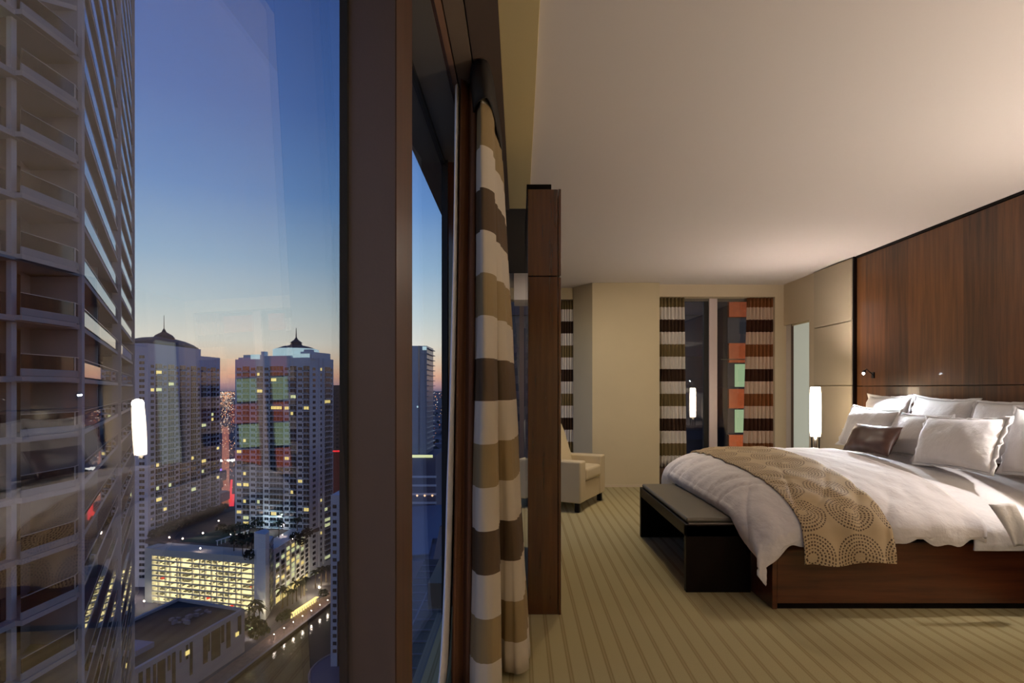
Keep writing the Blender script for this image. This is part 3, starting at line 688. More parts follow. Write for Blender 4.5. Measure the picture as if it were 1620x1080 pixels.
# ---- dark tower and low blocks seen through the second pane
dt = thing('dark_glass_tower', (-70, 400, G), 'slim dark glass tower seen through the narrow second pane', 'tower')
B(-86, -66, 405, 435, G+20, 32).build('shaft', E['dkt'], dt)
fin = MB()
for k in range(38): fin.box(-86, -64.6, 404.6, 436, 30-3.8*k, 30.5-3.8*k)
fin.build('floor_edges', E['dkt'], dt, kind='stuff')
B(-72, -71, 404, 405, G+20, 32).build('dark_rib', E['win'], dt); B(-69, -66.2, 404.2, 405, 29, 31.5).build('lit_window', E['crown'], dt)
for (zz, xx) in ((-10, -78), (-12, -73), (-58, -79), (-61, -76), (-75, -80)):
    B(xx, xx+1.6, 404.3, 404.6, zz, zz+1.3).build('lit_window', E['crown'], dt)
pb = thing('podium_block', (-70, 400, G), 'stepped podium with green lit terrace at the foot of the dark glass tower', 'building')
B(-90, -58, 393, 440, G, -45).build('block', E['far'], pb)
for k in range(5): B(-90.5, -57.5, 392.5, 393, -60-6*k, -58.6-6*k).build('floor_edge', E['tower'], pb)
B(-89, -60, 392, 393, -46, -44.2).build('lit_terrace', E['lit2'], pb)
for i in range(6):
    MB().octa((-86+i*5.2, 391, -72), .9).build('terrace_lamp', E['l_warm'], pb)
bl_ = thing('blue_roofed_hall', (-70, 300, G), 'wide low hall with a blue grey faceted roof below the podium', 'building')
m = MB(); m.prism([(-84, 262), (-40, 262), (-50, 372), (-90, 372)], G, -78); m.build('walls', E['far'], bl_)
for i in range(4):
    y0 = 264+i*27; MB().obox((-82, y0, -78), (40, 0, 2.5), (-2, 25, 1.5), (0, 0, .5)).build('roof_facet', mat('blue_roof', (88, 98, 126), .5), bl_)
nb = thing('grid_roofed_block', (-30, 150, G), 'near dark block with a gridded roof at the bottom of the second pane', 'building')
B(-34, -12, 95, 205, G, -60).build('block', E['roof'], nb)
for i in range(16): B(-33.8, -12, 98+i*6.6, 98.35+i*6.6, -60, -59.7).build('roof_rib', E['far'], nb)
for x_ in (-28, -21): B(x_, x_+.35, 95, 205, -60, -59.7).build('roof_rib', E['far'], nb)
for (x_, y_) in ((-27.5, 190), (-24, 186), (-26, 165)): MB().octa((x_, y_, -59), .4).build('roof_lamp', E['l_warm'], nb)

# ---- far city: low blocks and lights (nobody could count them)
fb = MB()
for i in range(900):
    Y = 480*math.exp(rn.random()*3.0); k = rn.uniform(-.72, .15); w_ = rn.uniform(10, 34); h_ = rn.uniform(5, 16)*(1 if rn.random() < .95 else 2.5)
    if -.56 < k < -.495 and Y < 2500: continue
    fb.box(k*Y, k*Y+w_, Y, Y+rn.uniform(10, 40), G, G+h_)
fbo = fb.build('distant_city_blocks', E['far']); tag(fbo, 'low dark city blocks spreading to the horizon between the towers', 'buildings', kind='stuff')
tr_m = MB()
for i in range(500):
    Y = 470*math.exp(rn.random()*2.2); k = rn.uniform(-.72, -.1); 
    if -.545 < k < -.495 and Y < 2500: continue
    tr_m.octa((k*Y, Y, G+4), rn.uniform(5, 9), rn.uniform(4, 8))
to = tr_m.build('distant_tree_canopy', E['leafd']); tag(to, 'dark tree crowns scattered over the distant city', 'trees', kind='stuff')
for nm, mt_, cnt, lab in (('distant_warm_lights', 'l_warm', 1500, 'warm pinpoint lights of the distant city'), ('distant_orange_lights', 'l_or', 900, 'orange street lights of the distant city'), ('distant_white_lights', 'l_wh', 600, 'white pinpoint lights of the distant city')):
    mb = MB()
    for i in range(cnt):
        Y = 520*math.exp((rn.random()**.75)*3.7); k = rn.uniform(-.72, .12) if rn.random() < .75 else rn.gauss(-.517, .012)
        s_ = Y*rn.choice((.0004, .0006, .0006, .0009)); mb.octa((k*Y, Y, G+rn.uniform(6, 16)), s_)
    o = mb.build(nm, E[mt_]); tag(o, lab, 'city lights', kind='stuff')
rd = thing('avenue', (-300, 600, G), 'orange lit avenue running straight away between the two residential towers', 'road')
dv = Vector((-.5185, 1.0))
q = [dv*520+Vector((-3, 0)), dv*520+Vector((5, 0)), dv*1900+Vector((14, 0)), dv*1900+Vector((-8, 0))]
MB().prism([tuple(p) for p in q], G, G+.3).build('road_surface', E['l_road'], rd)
for nm, mt_, ya, yb, w_ in (('tail_light_streak', 'l_red', 590, 690, 5), ('tail_light_streak', 'l_red', 640, 800, 3)):
    q = [Vector((-.5115, 1))*ya, Vector((-.5115, 1))*ya+Vector((w_, 0)), Vector((-.508, 1))*yb+Vector((w_, 0)), Vector((-.508, 1))*yb]
    MB().prism([tuple(p) for p in q], G+.4, G+.9).build(nm, E[mt_], rd)
q = MB(); 
for i in range(60): q.octa((rn.uniform(-.53, -.497)*960, 960+rn.uniform(-12, 12), G+8), rn.uniform(.8, 2.2))
o = q.build('crossing_street_lights', E['l_wh']); tag(o, 'band of white lights crossing the avenue', 'street lights', kind='stuff')
sg = thing('lit_shopfront', (-500, 900, G), 'shopfront with purple and blue light beside the avenue', 'building')
ss = Vector((-.5335, 1))*790; B(ss.x-4, ss.x+8, ss.y, ss.y+12, G, G+14).build('block', E['far'], sg); MB().obox((ss.x-4, ss.y-.4, G+12), (12, 0, 3), (0, .3, 0), (0, 0, 3)).build('sign_light', E['l_pur'], sg)

# ---- trees
ORD = ['first', 'second', 'third', 'fourth', 'fifth', 'sixth', 'seventh', 'eighth', 'ninth', 'tenth', 'eleventh', 'twelfth', 'thirteenth', 'fourteenth', 'fifteenth']
def leaf_cloud(c, r, n, rnd):
    m = MB()
    for i in range(n):
        a = rnd.uniform(0, 2*PI); b = math.acos(rnd.uniform(-.6, 1)); rr = r*rnd.uniform(.6, 1.05)
        p = Vector((c[0]+rr*math.sin(b)*math.cos(a), c[1]+rr*math.sin(b)*math.sin(a), c[2]+rr*.8*math.cos(b)))
        s_ = r*.22; u = Vector((rnd.uniform(-1, 1), rnd.uniform(-1, 1), rnd.uniform(-1, 1))).normalized(); w_ = u.cross(Vector((rnd.uniform(-1, 1), rnd.uniform(-1, 1), rnd.uniform(-1, 1)))).normalized()
        m.quad(p-u*s_, p-w_*s_*.7, p+u*s_, p+w_*s_*.7)
    return m
def palm_mesh():
    tr = MB(); tr.tube([(0, 0, 0), (.1, .05, 3), (.05, .1, 6.5)], [.28, .2, .16], 7)
    fr_ = MB(); r_ = random.Random(3)
    for k in range(15):
        a = 2*PI*k/15+r_.uniform(-.15, .15); up = r_.uniform(.2, 1.1); L_ = r_.uniform(2.6, 3.3); prev = None
        for j in range(6):
            t_ = j/5; rr = L_*t_; z = 6.5+up*math.sin(t_*PI*.75)*1.3-1.4*t_*t_*(1.4-up*.5); w_ = .42*math.sin(PI*min(1, t_*.9+.12))+.04
            c = Vector((rr*math.cos(a), rr*math.sin(a), z)); s_ = Vector((-math.sin(a), math.cos(a), -.35))*w_; s2 = Vector((math.sin(a), -math.cos(a), -.35))*w_
            if prev: fr_.quad(prev[0], prev[1], c+s_, c); fr_.quad(prev[0], c, c+s2, prev[2])
            prev = (c, c+s_, c+s2)
    return tr, fr_
ptr, pfr = palm_mesh(); palm0 = [None]
def palm(x, y, z, s_, rz, label, group):
    e = thing('palm_tree', (x, y, z), label, 'palm tree', group); e.scale = (s_, s_, s_); e.rotation_euler = (0, 0, rz)
    if palm0[0] is None:
        a = ptr.build('trunk', E['bark']); b = pfr.build('fronds', E['leaf'], kind='stuff'); palm0[0] = (a, b)
    else:
        a, b = [o.copy() for o in palm0[0]]; COL.objects.link(a); COL.objects.link(b)
    a.parent = e; b.parent = e
for n_, (x, y) in enumerate(((395, 990), (403, 985), (410, 992), (447, 962), (455, 958), (463, 955), (469, 951), (476, 946), (481, 942), (499, 930), (508, 926), (516, 921), (523, 917))):
    g = gp(x, y); palm(g.x, g.y, G, rn.uniform(1.1, 1.7), rn.uniform(0, 6), 'palm tree by the riverside, %s counting from the low stone building' % ORD[n_], 'promenade palms')
for (x, y) in ((372, 838), (380, 842), (388, 838), (395, 846), (404, 832), (412, 836), (441, 842), (470, 832), (480, 826), (370, 862), (384, 868), (398, 862)):
    g = gp(x, y+12, -95.6); palm(g.x, g.y, -95.5, rn.uniform(1.2, 1.7), rn.uniform(0, 6), 'dark palm tree planted on the roof deck between the towers', 'roof deck palms')
def bush(x, y, z, r, label, group, m='leafd', name='garden_tree'):
    e = thing(name, (x, y, z), label, 'tree', group)
    leaf_cloud((x, y, z+r*.9), r, 150, rn).build('foliage', E[m], e, kind='stuff'); MB().tube([(x, y, z), (x, y, z+r*.8)], r*.07, 6).build('trunk', E['bark'], e)
for i in range(15):
    t_ = i/14; bush(-237+2*t_, 368+t_*84, -95.6, rn.uniform(3.2, 4.6), 'dark bushy tree, %s in the row from the garage along the domed tower' % ORD[i], 'trees at the foot of the domed tower')
for (x, y, r) in ((362, 832, 4), (375, 850, 4.5), (392, 852, 5), (408, 848, 4.5), (350, 828, 3.5), (395, 872, 3.5), (468, 845, 4), (485, 838, 4), (478, 850, 3)):
    g = gp(x, y+14, -95.6); bush(g.x, g.y, -95.6, r, 'dark bushy tree on the roof deck in front of the central tower', 'roof deck trees')
for n_, (x, y, r) in enumerate(((398, 1000, 5), (410, 1004, 4.5), (404, 1012, 3.5), (418, 1006, 3), (446, 985, 3.2), (455, 978, 3), (512, 945, 3), (236, 990, 3))):
    g = gp(x, y); bush(g.x, g.y, G, r, ('leafy green shrub beside the garage corner, %s of four' % ORD[n_] if n_ < 4 else ('shrub left of the lit arcade, lower one', 'shrub left of the lit arcade, upper one', 'dark shrub just beyond the lit arcade', 'shrub between the domed tower and the black roof')[n_-4]), 'garden shrubs by the river', 'leaf', 'garden_shrub')

# ---- lamps
def lamp_post(x, y, z, h_, mt_, label, group, r=.35, power=0, col=(1, .85, .7), nm='street_lamp'):
    e = thing(nm, (x, y, z), label, 'street lamp', group)
    MB().tube([(x, y, z), (x, y, z+h_)], .09, 6).build('post', E['bark'], e); MB().octa((x, y, z+h_+r*.6), r).build('lamp_head', E[mt_], e)
    if power: point('lamp_light', (x, y, z+h_+r*2.2), power, col, r)
for n_, (x, y) in enumerate(((433.5, 1004), (449.4, 993.5), (464, 984), (478.6, 974), (492.5, 965.5), (506, 956), (518.5, 948.5))):
    g = gp(x, y+9); lamp_post(g.x, g.y, G, 3.0, 'lamp_w', 'small glowing river wall lamp, %s counting from the stair tower' % ORD[n_], 'river wall lamps', .30, 700)
for (x, y, s_, lab) in ((268, 850, .34, 'bright star-like lamp at the left end of the garage roof'), (289, 852, .36, 'bright lamp on the garage roof, second from its left end'), (321, 843, .38, 'bright lamp on the garage roof beside the dark lawn'), (317, 868, .36, 'bright lamp on the front parapet of the garage'), (346, 823, .34, 'bright lamp at the back of the roof deck by the domed tower'),
                    (364.8, 845, .2, 'small lamp left of two beside the deck pergola'), (380, 845, .2, 'small lamp right of two beside the deck pergola'), (392, 860, .18, 'thin lamp among palms near the stair tower'), (445, 831, .26, 'lamp before the centre of the pale tower'), (447, 846, .24, 'lamp behind the stair tower roof'), (463, 852, .18, 'small lamp above the riverside wing roof')):
    g = gp(x, y+7, -95.6); lamp_post(g.x, g.y, -95.6, 2.6, 'lamp_p', lab, None, s_*1.5, 420, (1, .78, .68), 'deck_lamp')
for (x, y, s_, lab) in ((207, 947, .4, 'ground lamp at the left foot of the domed tower'), (228, 960, .4, 'bright lamp between the domed tower and the black roof'), (505, 938, .55, 'strong street lamp at the far end of the promenade'), (268, 1089, .6, 'very bright street lamp at the foot of the low stone building'), (398, 1008, .2, 'garden lamp among the shrubs by the black-roofed building')):
    g = gp(x, y); lamp_post(g.x, g.y, G, 3.2, 'lamp_w', lab, None, s_*1.4, 1600, (1, .9, .7))
ar = thing('lit_arcade', (-128, 330, G), 'yellow glowing covered arcade on the promenade', 'arcade')
A0, A1 = gp(463, 979), gp(503, 952); ad = (A1-A0); al = ad.length; ad.normalize(); an = Vector((ad.y, -ad.x))
for i in range(12):
    q = A0+ad*(al*i/11); B(q.x-.15, q.x+.15, q.y-.15, q.y+.15, G, G+3.0).build('post', E['white'], ar)
q = A0-an*1.2; MB().obox((q.x, q.y, G+.2), (ad.x*al, ad.y*al, 0), (an.x*.2, an.y*.2, 0), (0, 0, 2.7)).build('lit_wall', E['arcade'], ar)
q = A0-an*1.4; MB().obox((q.x, q.y, G+3), (ad.x*al, ad.y*al, 0), (an.x*2.0, an.y*2.0, 0), (0, 0, .25)).build('canopy', E['arcade'], ar)

# ---- near balcony tower on the left
lt_ = thing('balcony_tower', (-26, 32, G), 'near balcony tower with long glass railings filling the left window', 'tower')
C0 = Vector((-24.75, 32.1)); FD = Vector((-.524, .852)).normalized(); FN = Vector((FD.y, -FD.x))
XB, YB0, YB1 = -24.45, 27.95, 31.3
FH = 3.0; T1, T2 = 23.5*1.174, 45.9*1.174
RW = 2.6
# core
endp = C0+FD*T2
MB().prism([tuple(C0-FN*RW), tuple(endp-FN*RW), (endp.x-16, endp.y), (-45, 33), (-45, 31), (-27.7, 32.3)], -60, 70).build('core_wall', E['ltwall'], lt_)
B(-45, -24.9, 32.1, 32.35, -20, 34).build('end_wall', E['ltwall'], lt_)
B(-28.3, -27.7, 28.4, 32.1, -20, 34).build('recess_wall', E['ltdark'], lt_)
B(-26.0, -25.2, 31.8-3.7, 28.35, -20, 34).build('inner_wall', E['ltdark'], lt_)
B(-25.25, -25.0, 27.98, 28.28, -20, 34).build('pier', E['ltpier'], lt_)
B(-24.86, -24.62, 32.0, 32.2, -62, 72).build('pier', E['ltpier'], lt_)
def fbx(t0, t1, o0, o1, z0, z1):
    q = C0+FD*t0+FN*o0; return MB().obox((q.x, q.y, z0), (FD.x*(t1-t0), FD.y*(t1-t0), 0), (FN.x*(o1-o0), FN.y*(o1-o0), 0), (0, 0, z1-z0))
fbx(T1-.25, T1+.15, -.5, .22, -60, 70).build('pier', E['ltpier'], lt_)
fbx(T2-.2, T2+.2, -RW, .18, -60, 70).build('end_pier', E['ltpier'], lt_)
rt = random.Random(5)
for k in range(-6, 8):
    zr_ = .07+FH*k           # handrail height
    zs = zr_-1.42            # slab underside
    B(-29, -24.75, 20, 32.1, zs, zs+.27).build('floor_slab', E['ltslab'], lt_)
    bal = B(-25.4, XB+.05, YB0-.05, YB1+.05, zs+.05, zs+.30).build('balcony_slab', E['ltslab'], lt_)
    B(XB-.10, XB, YB0, YB1, zs+.32, zs+.68).build('upstand', E['ltup'], bal, bevel=.01)
    MB().prism([(XB-.1, YB1), (XB, YB1), (-24.72, YB1+.62), (-24.82, YB1+.62)], zs+.32, zs+.68).build('upstand', E['ltup'], bal)
    w3_ = (YB1-YB0)/3
    for i in range(3): B(XB-.06, XB-.03, YB0+w3_*i+.01, YB0+w3_*(i+1)-.01, zs+.68, zr_-.03).build('glass_panel', E['ltrail2'], bal)
    MB().prism([(XB-.06, YB1+.03), (XB-.03, YB1+.03), (-24.76, YB1+.6), (-24.79, YB1+.6)], zs+.68, zr_-.03).build('glass_panel', E['ltrail2'], bal)
    B(XB-.07, XB-.01, YB0, YB1+.02, zr_-.03, zr_).build('handrail', E['ltmet'], bal)
    MB().prism([(XB-.07, YB1), (XB-.01, YB1), (-24.73, YB1+.62), (-24.79, YB1+.62)], zr_-.03, zr_).build('handrail', E['ltmet'], bal)
    B(XB-.05, XB+.0, YB1-.03, YB1+.03, zs+.66, zr_).build('corner_post', E['ltmet'], bal)
    B(-25.3, -25.26, 20, YB0, zs+.30, zr_).build('side_railing', E['ltrail2'], bal)
    # glazing of the room left of the pier
    cm = 'ltglass' if k not in (1, 6) else ('ltdim' if k == 1 else 'green')
    B(-25.75, -25.70, 20, 27.95, zs+.27, zs+3.0).build('room_glazing', E[cm], lt_)
    B(-25.70, -25.62, 26.9, 26.98, zs+.27, zs+3.0).build('glazing_mullion', E['ltpier'], lt_)
for k in range(-20, 22):
    zr_ = .07+FH*k; zs = zr_-1.42
    for bi, (a, b) in enumerate(((.12, T1-.28), (T1+.18, T2-.22))):
        sl2 = fbx(a, b, -RW, -.02, zs, zs+.27).build('terrace_slab', E['ltslab'], lt_)
        fbx(a, b-.25, -.06, .0, zs+.36, zr_-.22).build('rail_panel', E['ltrail'], sl2)
        fbx(a, b, -.05, -.01, zr_-.05, zr_-.01).build('handrail', E['ltmet'], sl2)
    for t in (4.35*1.174, 11.7*1.174, T1+4.6, T1+12.2):
        if abs(k) < 14: fbx(t, t+.22, -1.6, -.45, zs+.27, zs+3.0).build('divider_wall', E['ltdiv'], lt_)
    for (a, b) in ((5.5, 13.4), (14.3, T1-1), (T1+1, T1+12), (T1+12.6, T2-.4)):
        if abs(k) < 14 and rt.random() < .6: fbx(a, b, -RW, -RW+.06, zs+.3, zs+2.7).build('terrace_glazing', E['ltglass' if rt.random() < .8 else 'ltdim'], lt_)

# ---- buildings outside the far windows
ob = thing('brick_office_tower', (40, 42, G), 'orange lit brick tower with dark bands and greenish windows outside the far window', 'tower')
k0 = (1151-CX)/F; yb = 40.0; xb = k0*yb
B(xb, xb+24, yb, yb+14, -30, 60).build('facade', mat('dark_facade', (22, 20, 24), .3), ob)
for k in range(-5, 8):
    z = 1.32+(615-569)/F*yb+3.2*k-.2
    B(xb, xb+24, yb-.3, yb, z, z+1.35).build('brick_band', mat('orange_brick', (172, 92, 42), .8, vary=.15, scale=3) if k == -5 else bpy.data.materials['orange_brick'], ob)
    for i in range(5):
        x_ = xb+.35+i*2.2
        if k in (0, -1, 3): B(x_+.15, x_+1.75, yb-.1, yb, z-1.7, z+.3-.4).build('lit_window', emit('green_window', (190, 225, 170), .55) if 'green_window' not in bpy.data.materials else bpy.data.materials['green_window'], ob)
spot('facade_floodlight', (xb+8, yb-14, -8), (xb+6, yb, 4), 9000, (1, .62, .35), 100, .6, .5)
dkb = thing('dark_neighbour_tower', (3, 44, G), 'dark neighbouring tower face filling the far corner windows', 'tower')
B(-5.5, xb-.2, 44, 54, -40, 70).build('facade', mat('dark_blue_facade', (40, 40, 48), .35), dkb)
for k in range(-10, 20): B(-5.6, xb-.2, 43.8, 44, .6+3.2*k, 1.3+3.2*k).build('floor_band', mat('dark_band', (56, 52, 60), .6) if k == -10 else bpy.data.materials['dark_band'], dkb)

# ================================================================== INTERIOR OBJECTS
# ---- walnut headboard wall and fabric wall panels
hw = thing('headboard_panelling', (3.66, 4.0, 0), 'tall walnut veneer panelling covering the wall behind the bed', 'wall panelling')
B(3.635, 3.697, 1.9, 6.13, 1.352, 2.725).build('upper_panel', MT['wood_head'], hw, bevel=.003)
B(3.635, 3.697, 1.9, 6.13, 0.0, 1.346).build('lower_panel', MT['wood_head'], hw, bevel=.003)
B(3.625, 3.697, 1.9, 6.13, 2.727, 2.749).build('top_trim', MT['wood_dark'], hw)
B(3.60, 3.697, 6.13, 6.15, 0, 2.745).build('edge_strip', MT['wood_dark'], hw)
fp = thing('fabric_wall_panel', (3.66, 6.55, 0), 'beige upholstered wall panel in three stacked cushions beside the walnut panelling', 'wall panel')
for z0, z1 in ((0.0, 1.355), (1.36, 2.055), (2.06, 2.74)):
    B(3.59, 3.697, 6.16, 6.95, z0, z1).build('padded_panel', MT['fabric_panel'], fp, bevel=.012, seg=3)

# ---- tall brown cabinet (room divider) seen on its narrow end
cb = thing('tall_cabinet', (.15, 3.9, 0), 'tall glossy dark brown cabinet end standing right of the near curtain', 'cabinet')
c0, c1 = px(835, 3.33), px(887.5, 3.33)
B(c0, c1-.018, 3.33, 4.75, 0, 1.977).build('lower_panel', MT['wood_gloss'], cb, bevel=.002)
B(c0, c1-.018, 3.33, 4.75, 1.982, 2.488).build('upper_panel', MT['wood_gloss'], cb, bevel=.002)
B(c1-.016, c1, 3.325, 4.75, 0, 1.972).build('edge_post', MT['wood_gloss'], cb, bevel=.002)
B(c1-.016, c1, 3.325, 4.75, 1.982, 2.488).build('edge_post', MT['wood_gloss'], cb, bevel=.002)
B(c0-.005, c1-.05, 3.45, 4.75, 2.49, 2.56).build('top_plinth', MT['wood_dark'], cb)

# ---- armchair
ach = thing('armchair', (.55, 6.75, 0), 'beige fabric armchair with dark block legs standing beyond the tall cabinet', 'armchair')
fr = Vector((.36, .72)).normalized(); back = Vector((-fr.y, fr.x))      # front edge direction; direction towards the back
o2 = Vector((.645, 6.02))
AX = Matrix(((fr.x, back.x, 0, o2.x), (fr.y, back.y, 0, o2.y), (0, 0, 1, 0), (0, 0, 0, 1)))
def ab(x0, x1, y0, y1, z0, z1, name, m='chair', bevel=.02):
    return B(x0, x1, y0, y1, z0, z1).build(name, MT[m], ach, xf=AX, bevel=bevel, seg=3)
ab(0, .17, 0, .74, .10, .545, 'arm'); ab(.67, .84, 0, .74, .10, .545, 'arm')
ab(.165, .675, .015, .80, .10, .31, 'seat_base', bevel=.008)
ab(.18, .66, -.01, .50, .315, .455, 'seat_cushion', bevel=.035)
# raked wedge-sided back
bk_ = MB(); n_ = 10
pf = [(.33, .40), (.47, .82), (.56, 1.02), (.68, 1.04), (.74, .95), (.70, .30)]
i0 = len(bk_.v)
for xx in (.12, .72):
    bk_.v += [(xx, a, b) for a, b in pf]
bk_.f = [tuple(range(5, -1, -1)), tuple(range(6, 12))]+[(k, (k+1) % 6, 6+(k+1) % 6, 6+k) for k in range(6)]
bk_.build('backrest', MT['chair'], ach, xf=AX, bevel=.03, seg=3)
for x_, y_ in ((.03, .03), (.76, .03), (.03, .74), (.76, .74)):
    B(x_, x_+.05, y_, y_+.05, 0, .10).build('leg', MT['wood_dark'], ach, xf=AX, bevel=.003)

# ---- bench at the foot of the bed
bn = thing('bed_bench', (1.29, 4.4, 0), 'dark wooden bench with an olive leather cushion across the foot of the bed', 'bench')
bx0, bx1, by0, by1 = 1.08, 1.50, 3.69, 5.11
B(bx0, bx1, by0, by0+.045, 0, .435).build('leg', MT['wood_dark'], bn, bevel=.003)
B(bx0, bx1, by1-.045, by1, 0, .435).build('leg', MT['wood_dark'], bn, bevel=.003)
B(bx0, bx1, by0, by1, .36, .44).build('seat_frame', MT['wood_dark'], bn, bevel=.003)
B(bx0+.012, bx1-.01, by0+.035, by1-.03, .441, .475).build('cushion', MT['leather'], bn, bevel=.016, seg=4)
B(bx0+.02, bx1-.02, by0-.001, by0+.03, .441, .446).build('top_edge', mat('pale_edge', (92, 78, 72), .5), bn)  # paler strip along the near top edge

# ---- bed: platform, mattress, duvet, sheet
bed = thing('bed', (2.5, 4.4, 0), 'king size bed with a cherry wood platform base and puffy white duvet', 'bed')
BX0, BX1, BY0, BY1 = 1.515, 3.62, 3.41, 5.42
B(BX0, BX0+.03, BY0, BY1, 0, .40).build('foot_panel', MT['wood_bed'], bed, bevel=.003)
B(BX0+.031, BX1, BY0, BY0+.03, .035, .40).build('side_panel', MT['wood_bed'], bed, bevel=.003)
B(BX0+.031, BX1, BY1-.03, BY1, .035, .40).build('side_panel', MT['wood_bed'], bed, bevel=.003)
B(BX0+.031, BX1, BY0+.012, BY1-.012, 0, .034).build('plinth', MT['wood_dark'], bed)
B(BX0+.04, BX1, BY0+.04, BY1-.04, .30, .41).build('platform', MT['wood_dark'], bed)
B(1.85, 3.60, 3.66, 5.22, .41, .60).build('mattress', MT['linen'], bed, bevel=.05, seg=4)

def interp(pts, s):
    s = max(0, min(1, s))*(len(pts)-1); i = min(int(s), len(pts)-2); t = s-i
    p0 = pts[max(i-1, 0)]; p1 = pts[i]; p2 = pts[i+1]; p3 = pts[min(i+2, len(pts)-1)]
    return tuple(.5*((2*b)+(-a+c)*t+(2*a-5*b+4*c-d)*t*t+(-a+3*b-3*c+d)*t**3) for a, b, c, d in zip(p0, p1, p2, p3))
PY = [(3.315, .375), (3.31, .33), (3.325, .27), (3.40, .215), (3.56, .155), (3.80, .10), (4.10, .06), (4.5, .02), (4.9, .0), (5.20, .02), (5.38, .07), (5.50, .17), (5.55, .28), (5.55, .38)]
PYR = [(3.275, .49), (3.28, .42), (3.30, .34)]+PY[2:]
PXF = [(1.42, .42), (1.385, .33), (1.39, .25), (1.45, .165), (1.56, .095), (1.75, .045), (2.0, .015), (2.3, 0), (2.6, 0), (2.9, 0), (3.2, .0), (3.6, 0)]
def fold(x, y, z):
    """creases: long soft folds running off the bed, finer ones near the near foot corner"""
    v = noise.noise(Vector((x*2.2, y*1.3, 3.1)))*.022
    v += noise.noise(Vector((x*8+y*3.5, y*1.6-x*1.0, 7.7)))*.013
    edge = max(0, min(1, (3.95-y)/.5)); foot = max(0, min(1, (1.9-x)/.4))
    v += noise.noise(Vector((x*9-y*2, y*1.5, z*1.2)))*.014*edge
    v += noise.noise(Vector((y*7+x*3, x*1.4, z*1.4)))*.016*foot
    r = abs(noise.noise(Vector((y*3.0+x*2.2, x*.9-y*.5, z*.6+4.4))))
    v -= max(0, .14-r)*.16*foot
    r = abs(noise.noise(Vector((x*3.6-y*1.6, y*.8, z*.6+2.2))))
    v -= max(0, .12-r)*(.05+.12*edge)
    return v
def cover_point(sx, sy, py=PY, amp=1.0, lift=0.0):
    X, dx = interp(PXF, sx); Y, dy = interp(py, sy)
    dx = max(dx, 0); dy = max(dy, 0)
    # the drape rests on the bench where the bench is
    k = max(0, min(1, (Y-3.60)/.12))*max(0, min(1, (5.3-Y)/.1))
    if dx > .24: dx = dx-(dx-.24)*.45*k
    if dx > .1 and dy > .1:     # hanging corner: pull the cloth towards the corner tip
        c = min(dx, dy)/.375
        X += .02*c*c; Y += .01*c*c
    drop = (dx**3+dy**3)**(1/3)
    cx_ = max(0, min(1, (1.70-X)/.28)); cy_ = max(0, min(1, (dy-.10)/.27))
    Z = .80-drop-.13*(cx_**1.4)*cy_*(1 if Y < 4.4 else .4)
    # surface normal estimate
    nx = -dx; ny = -1 if Y < 4.4 else 1; n = Vector((nx*2.2, ny*dy*2.2, .45)).normalized()
    d = fold(X, Y, Z)*amp+lift
    return Vector((X, Y, Z))+n*d
def cover(nx, ny, x0, x1, py, amp, lift, hem=None):
    m = MB()
    for i in range(nx+1):
        for j in range(ny+1):
            sx = x0+(x1-x0)*i/nx; sy = j/ny
            p = cover_point(sx, sy, py, amp, lift)
            if hem: p = hem(p, sx, sy)
            m.v.append(tuple(p))
            m.uv.append((interp(PXF, sx)[0], sy*2.85))
    for i in range(nx):
        for j in range(ny):
            a = i*(ny+1)+j; m.f.append((a, a+1, a+ny+2, a+ny+1))
    return m
def hem(p, sx, sy):
    if sy < .06: p.z += .02*math.sin(p.x*17)+.012*math.sin(p.x*41)
    return p
def sx_of(X):
    lo, hi = .1, 1
    for _ in range(40):
        mid = (lo+hi)/2
        if interp(PXF, mid)[0] < X: lo = mid
        else: hi = mid
    return lo
cover(130, 150, 0, sx_of(2.72), PY, 1.0, 0, hem).build('duvet', MT['linen'], bed, smooth=True, solid=.022)
# sheet and turned-down top at the head end
def sheet_pt(p, sx, sy):
    p.z -= .012
    if sy < .1: p.z -= .03
    return p
cover(30, 110, sx_of(2.66), 1.0, PY, .35, -.015, sheet_pt).build('bed_sheet', MT['pillow'], bed, smooth=True, solid=.012)
tf = MB(); n = 14
for i in range(n+1):
    t = i/n
    a = Vector((2.70+.14*t, 3.275-.012*math.sin(t*3), .655-.24*t)); b_ = Vector((2.84+.07*t, 3.26-.02*math.sin(t*3), .665-.24*t))
    for k in range(5):
        q = a.lerp(b_, k/4); q.y -= .012*math.sin(k*1.5+t*2); tf.v.append(tuple(q))
for i in range(n):
    for k in range(4):
        a = i*5+k; tf.f.append((a, a+1, a+6, a+5))
tf.build('sheet_corner', MT['pillow'], bed, smooth=True, solid=.01)

# ---- bed runner (lies on the duvet: a thing of its own)
rx0, rx1 = sx_of(1.64), sx_of(2.17)
def rhem(p, sx, sy):
    if sy < .12: p.y -= .012*math.sin(p.x*22)*(1-sy/.12)
    if sy < .04: p.z += .012*math.sin(p.x*13)
    return p
arc = [0]
for j in range(1, 241):
    a = Vector(interp(PYR, j/240)+(0,)); b_ = Vector(interp(PYR, (j-1)/240)+(0,)); arc.append(arc[-1]+(a-b_).length)
rm = cover(36, 200, rx0, rx1, PYR, 1.0, .024, rhem)
rm.uv = [(u, arc[min(240, int(round(v/2.85*240)))]+0) for (u, v) in rm.uv]
run = rm.build('bed_runner', MT['runner'], None, smooth=True, solid=.008, loc=(1.9, 4.4, .8))
tag(run, 'tan bed runner with concentric ring pattern lying across the white duvet', 'bed runner')

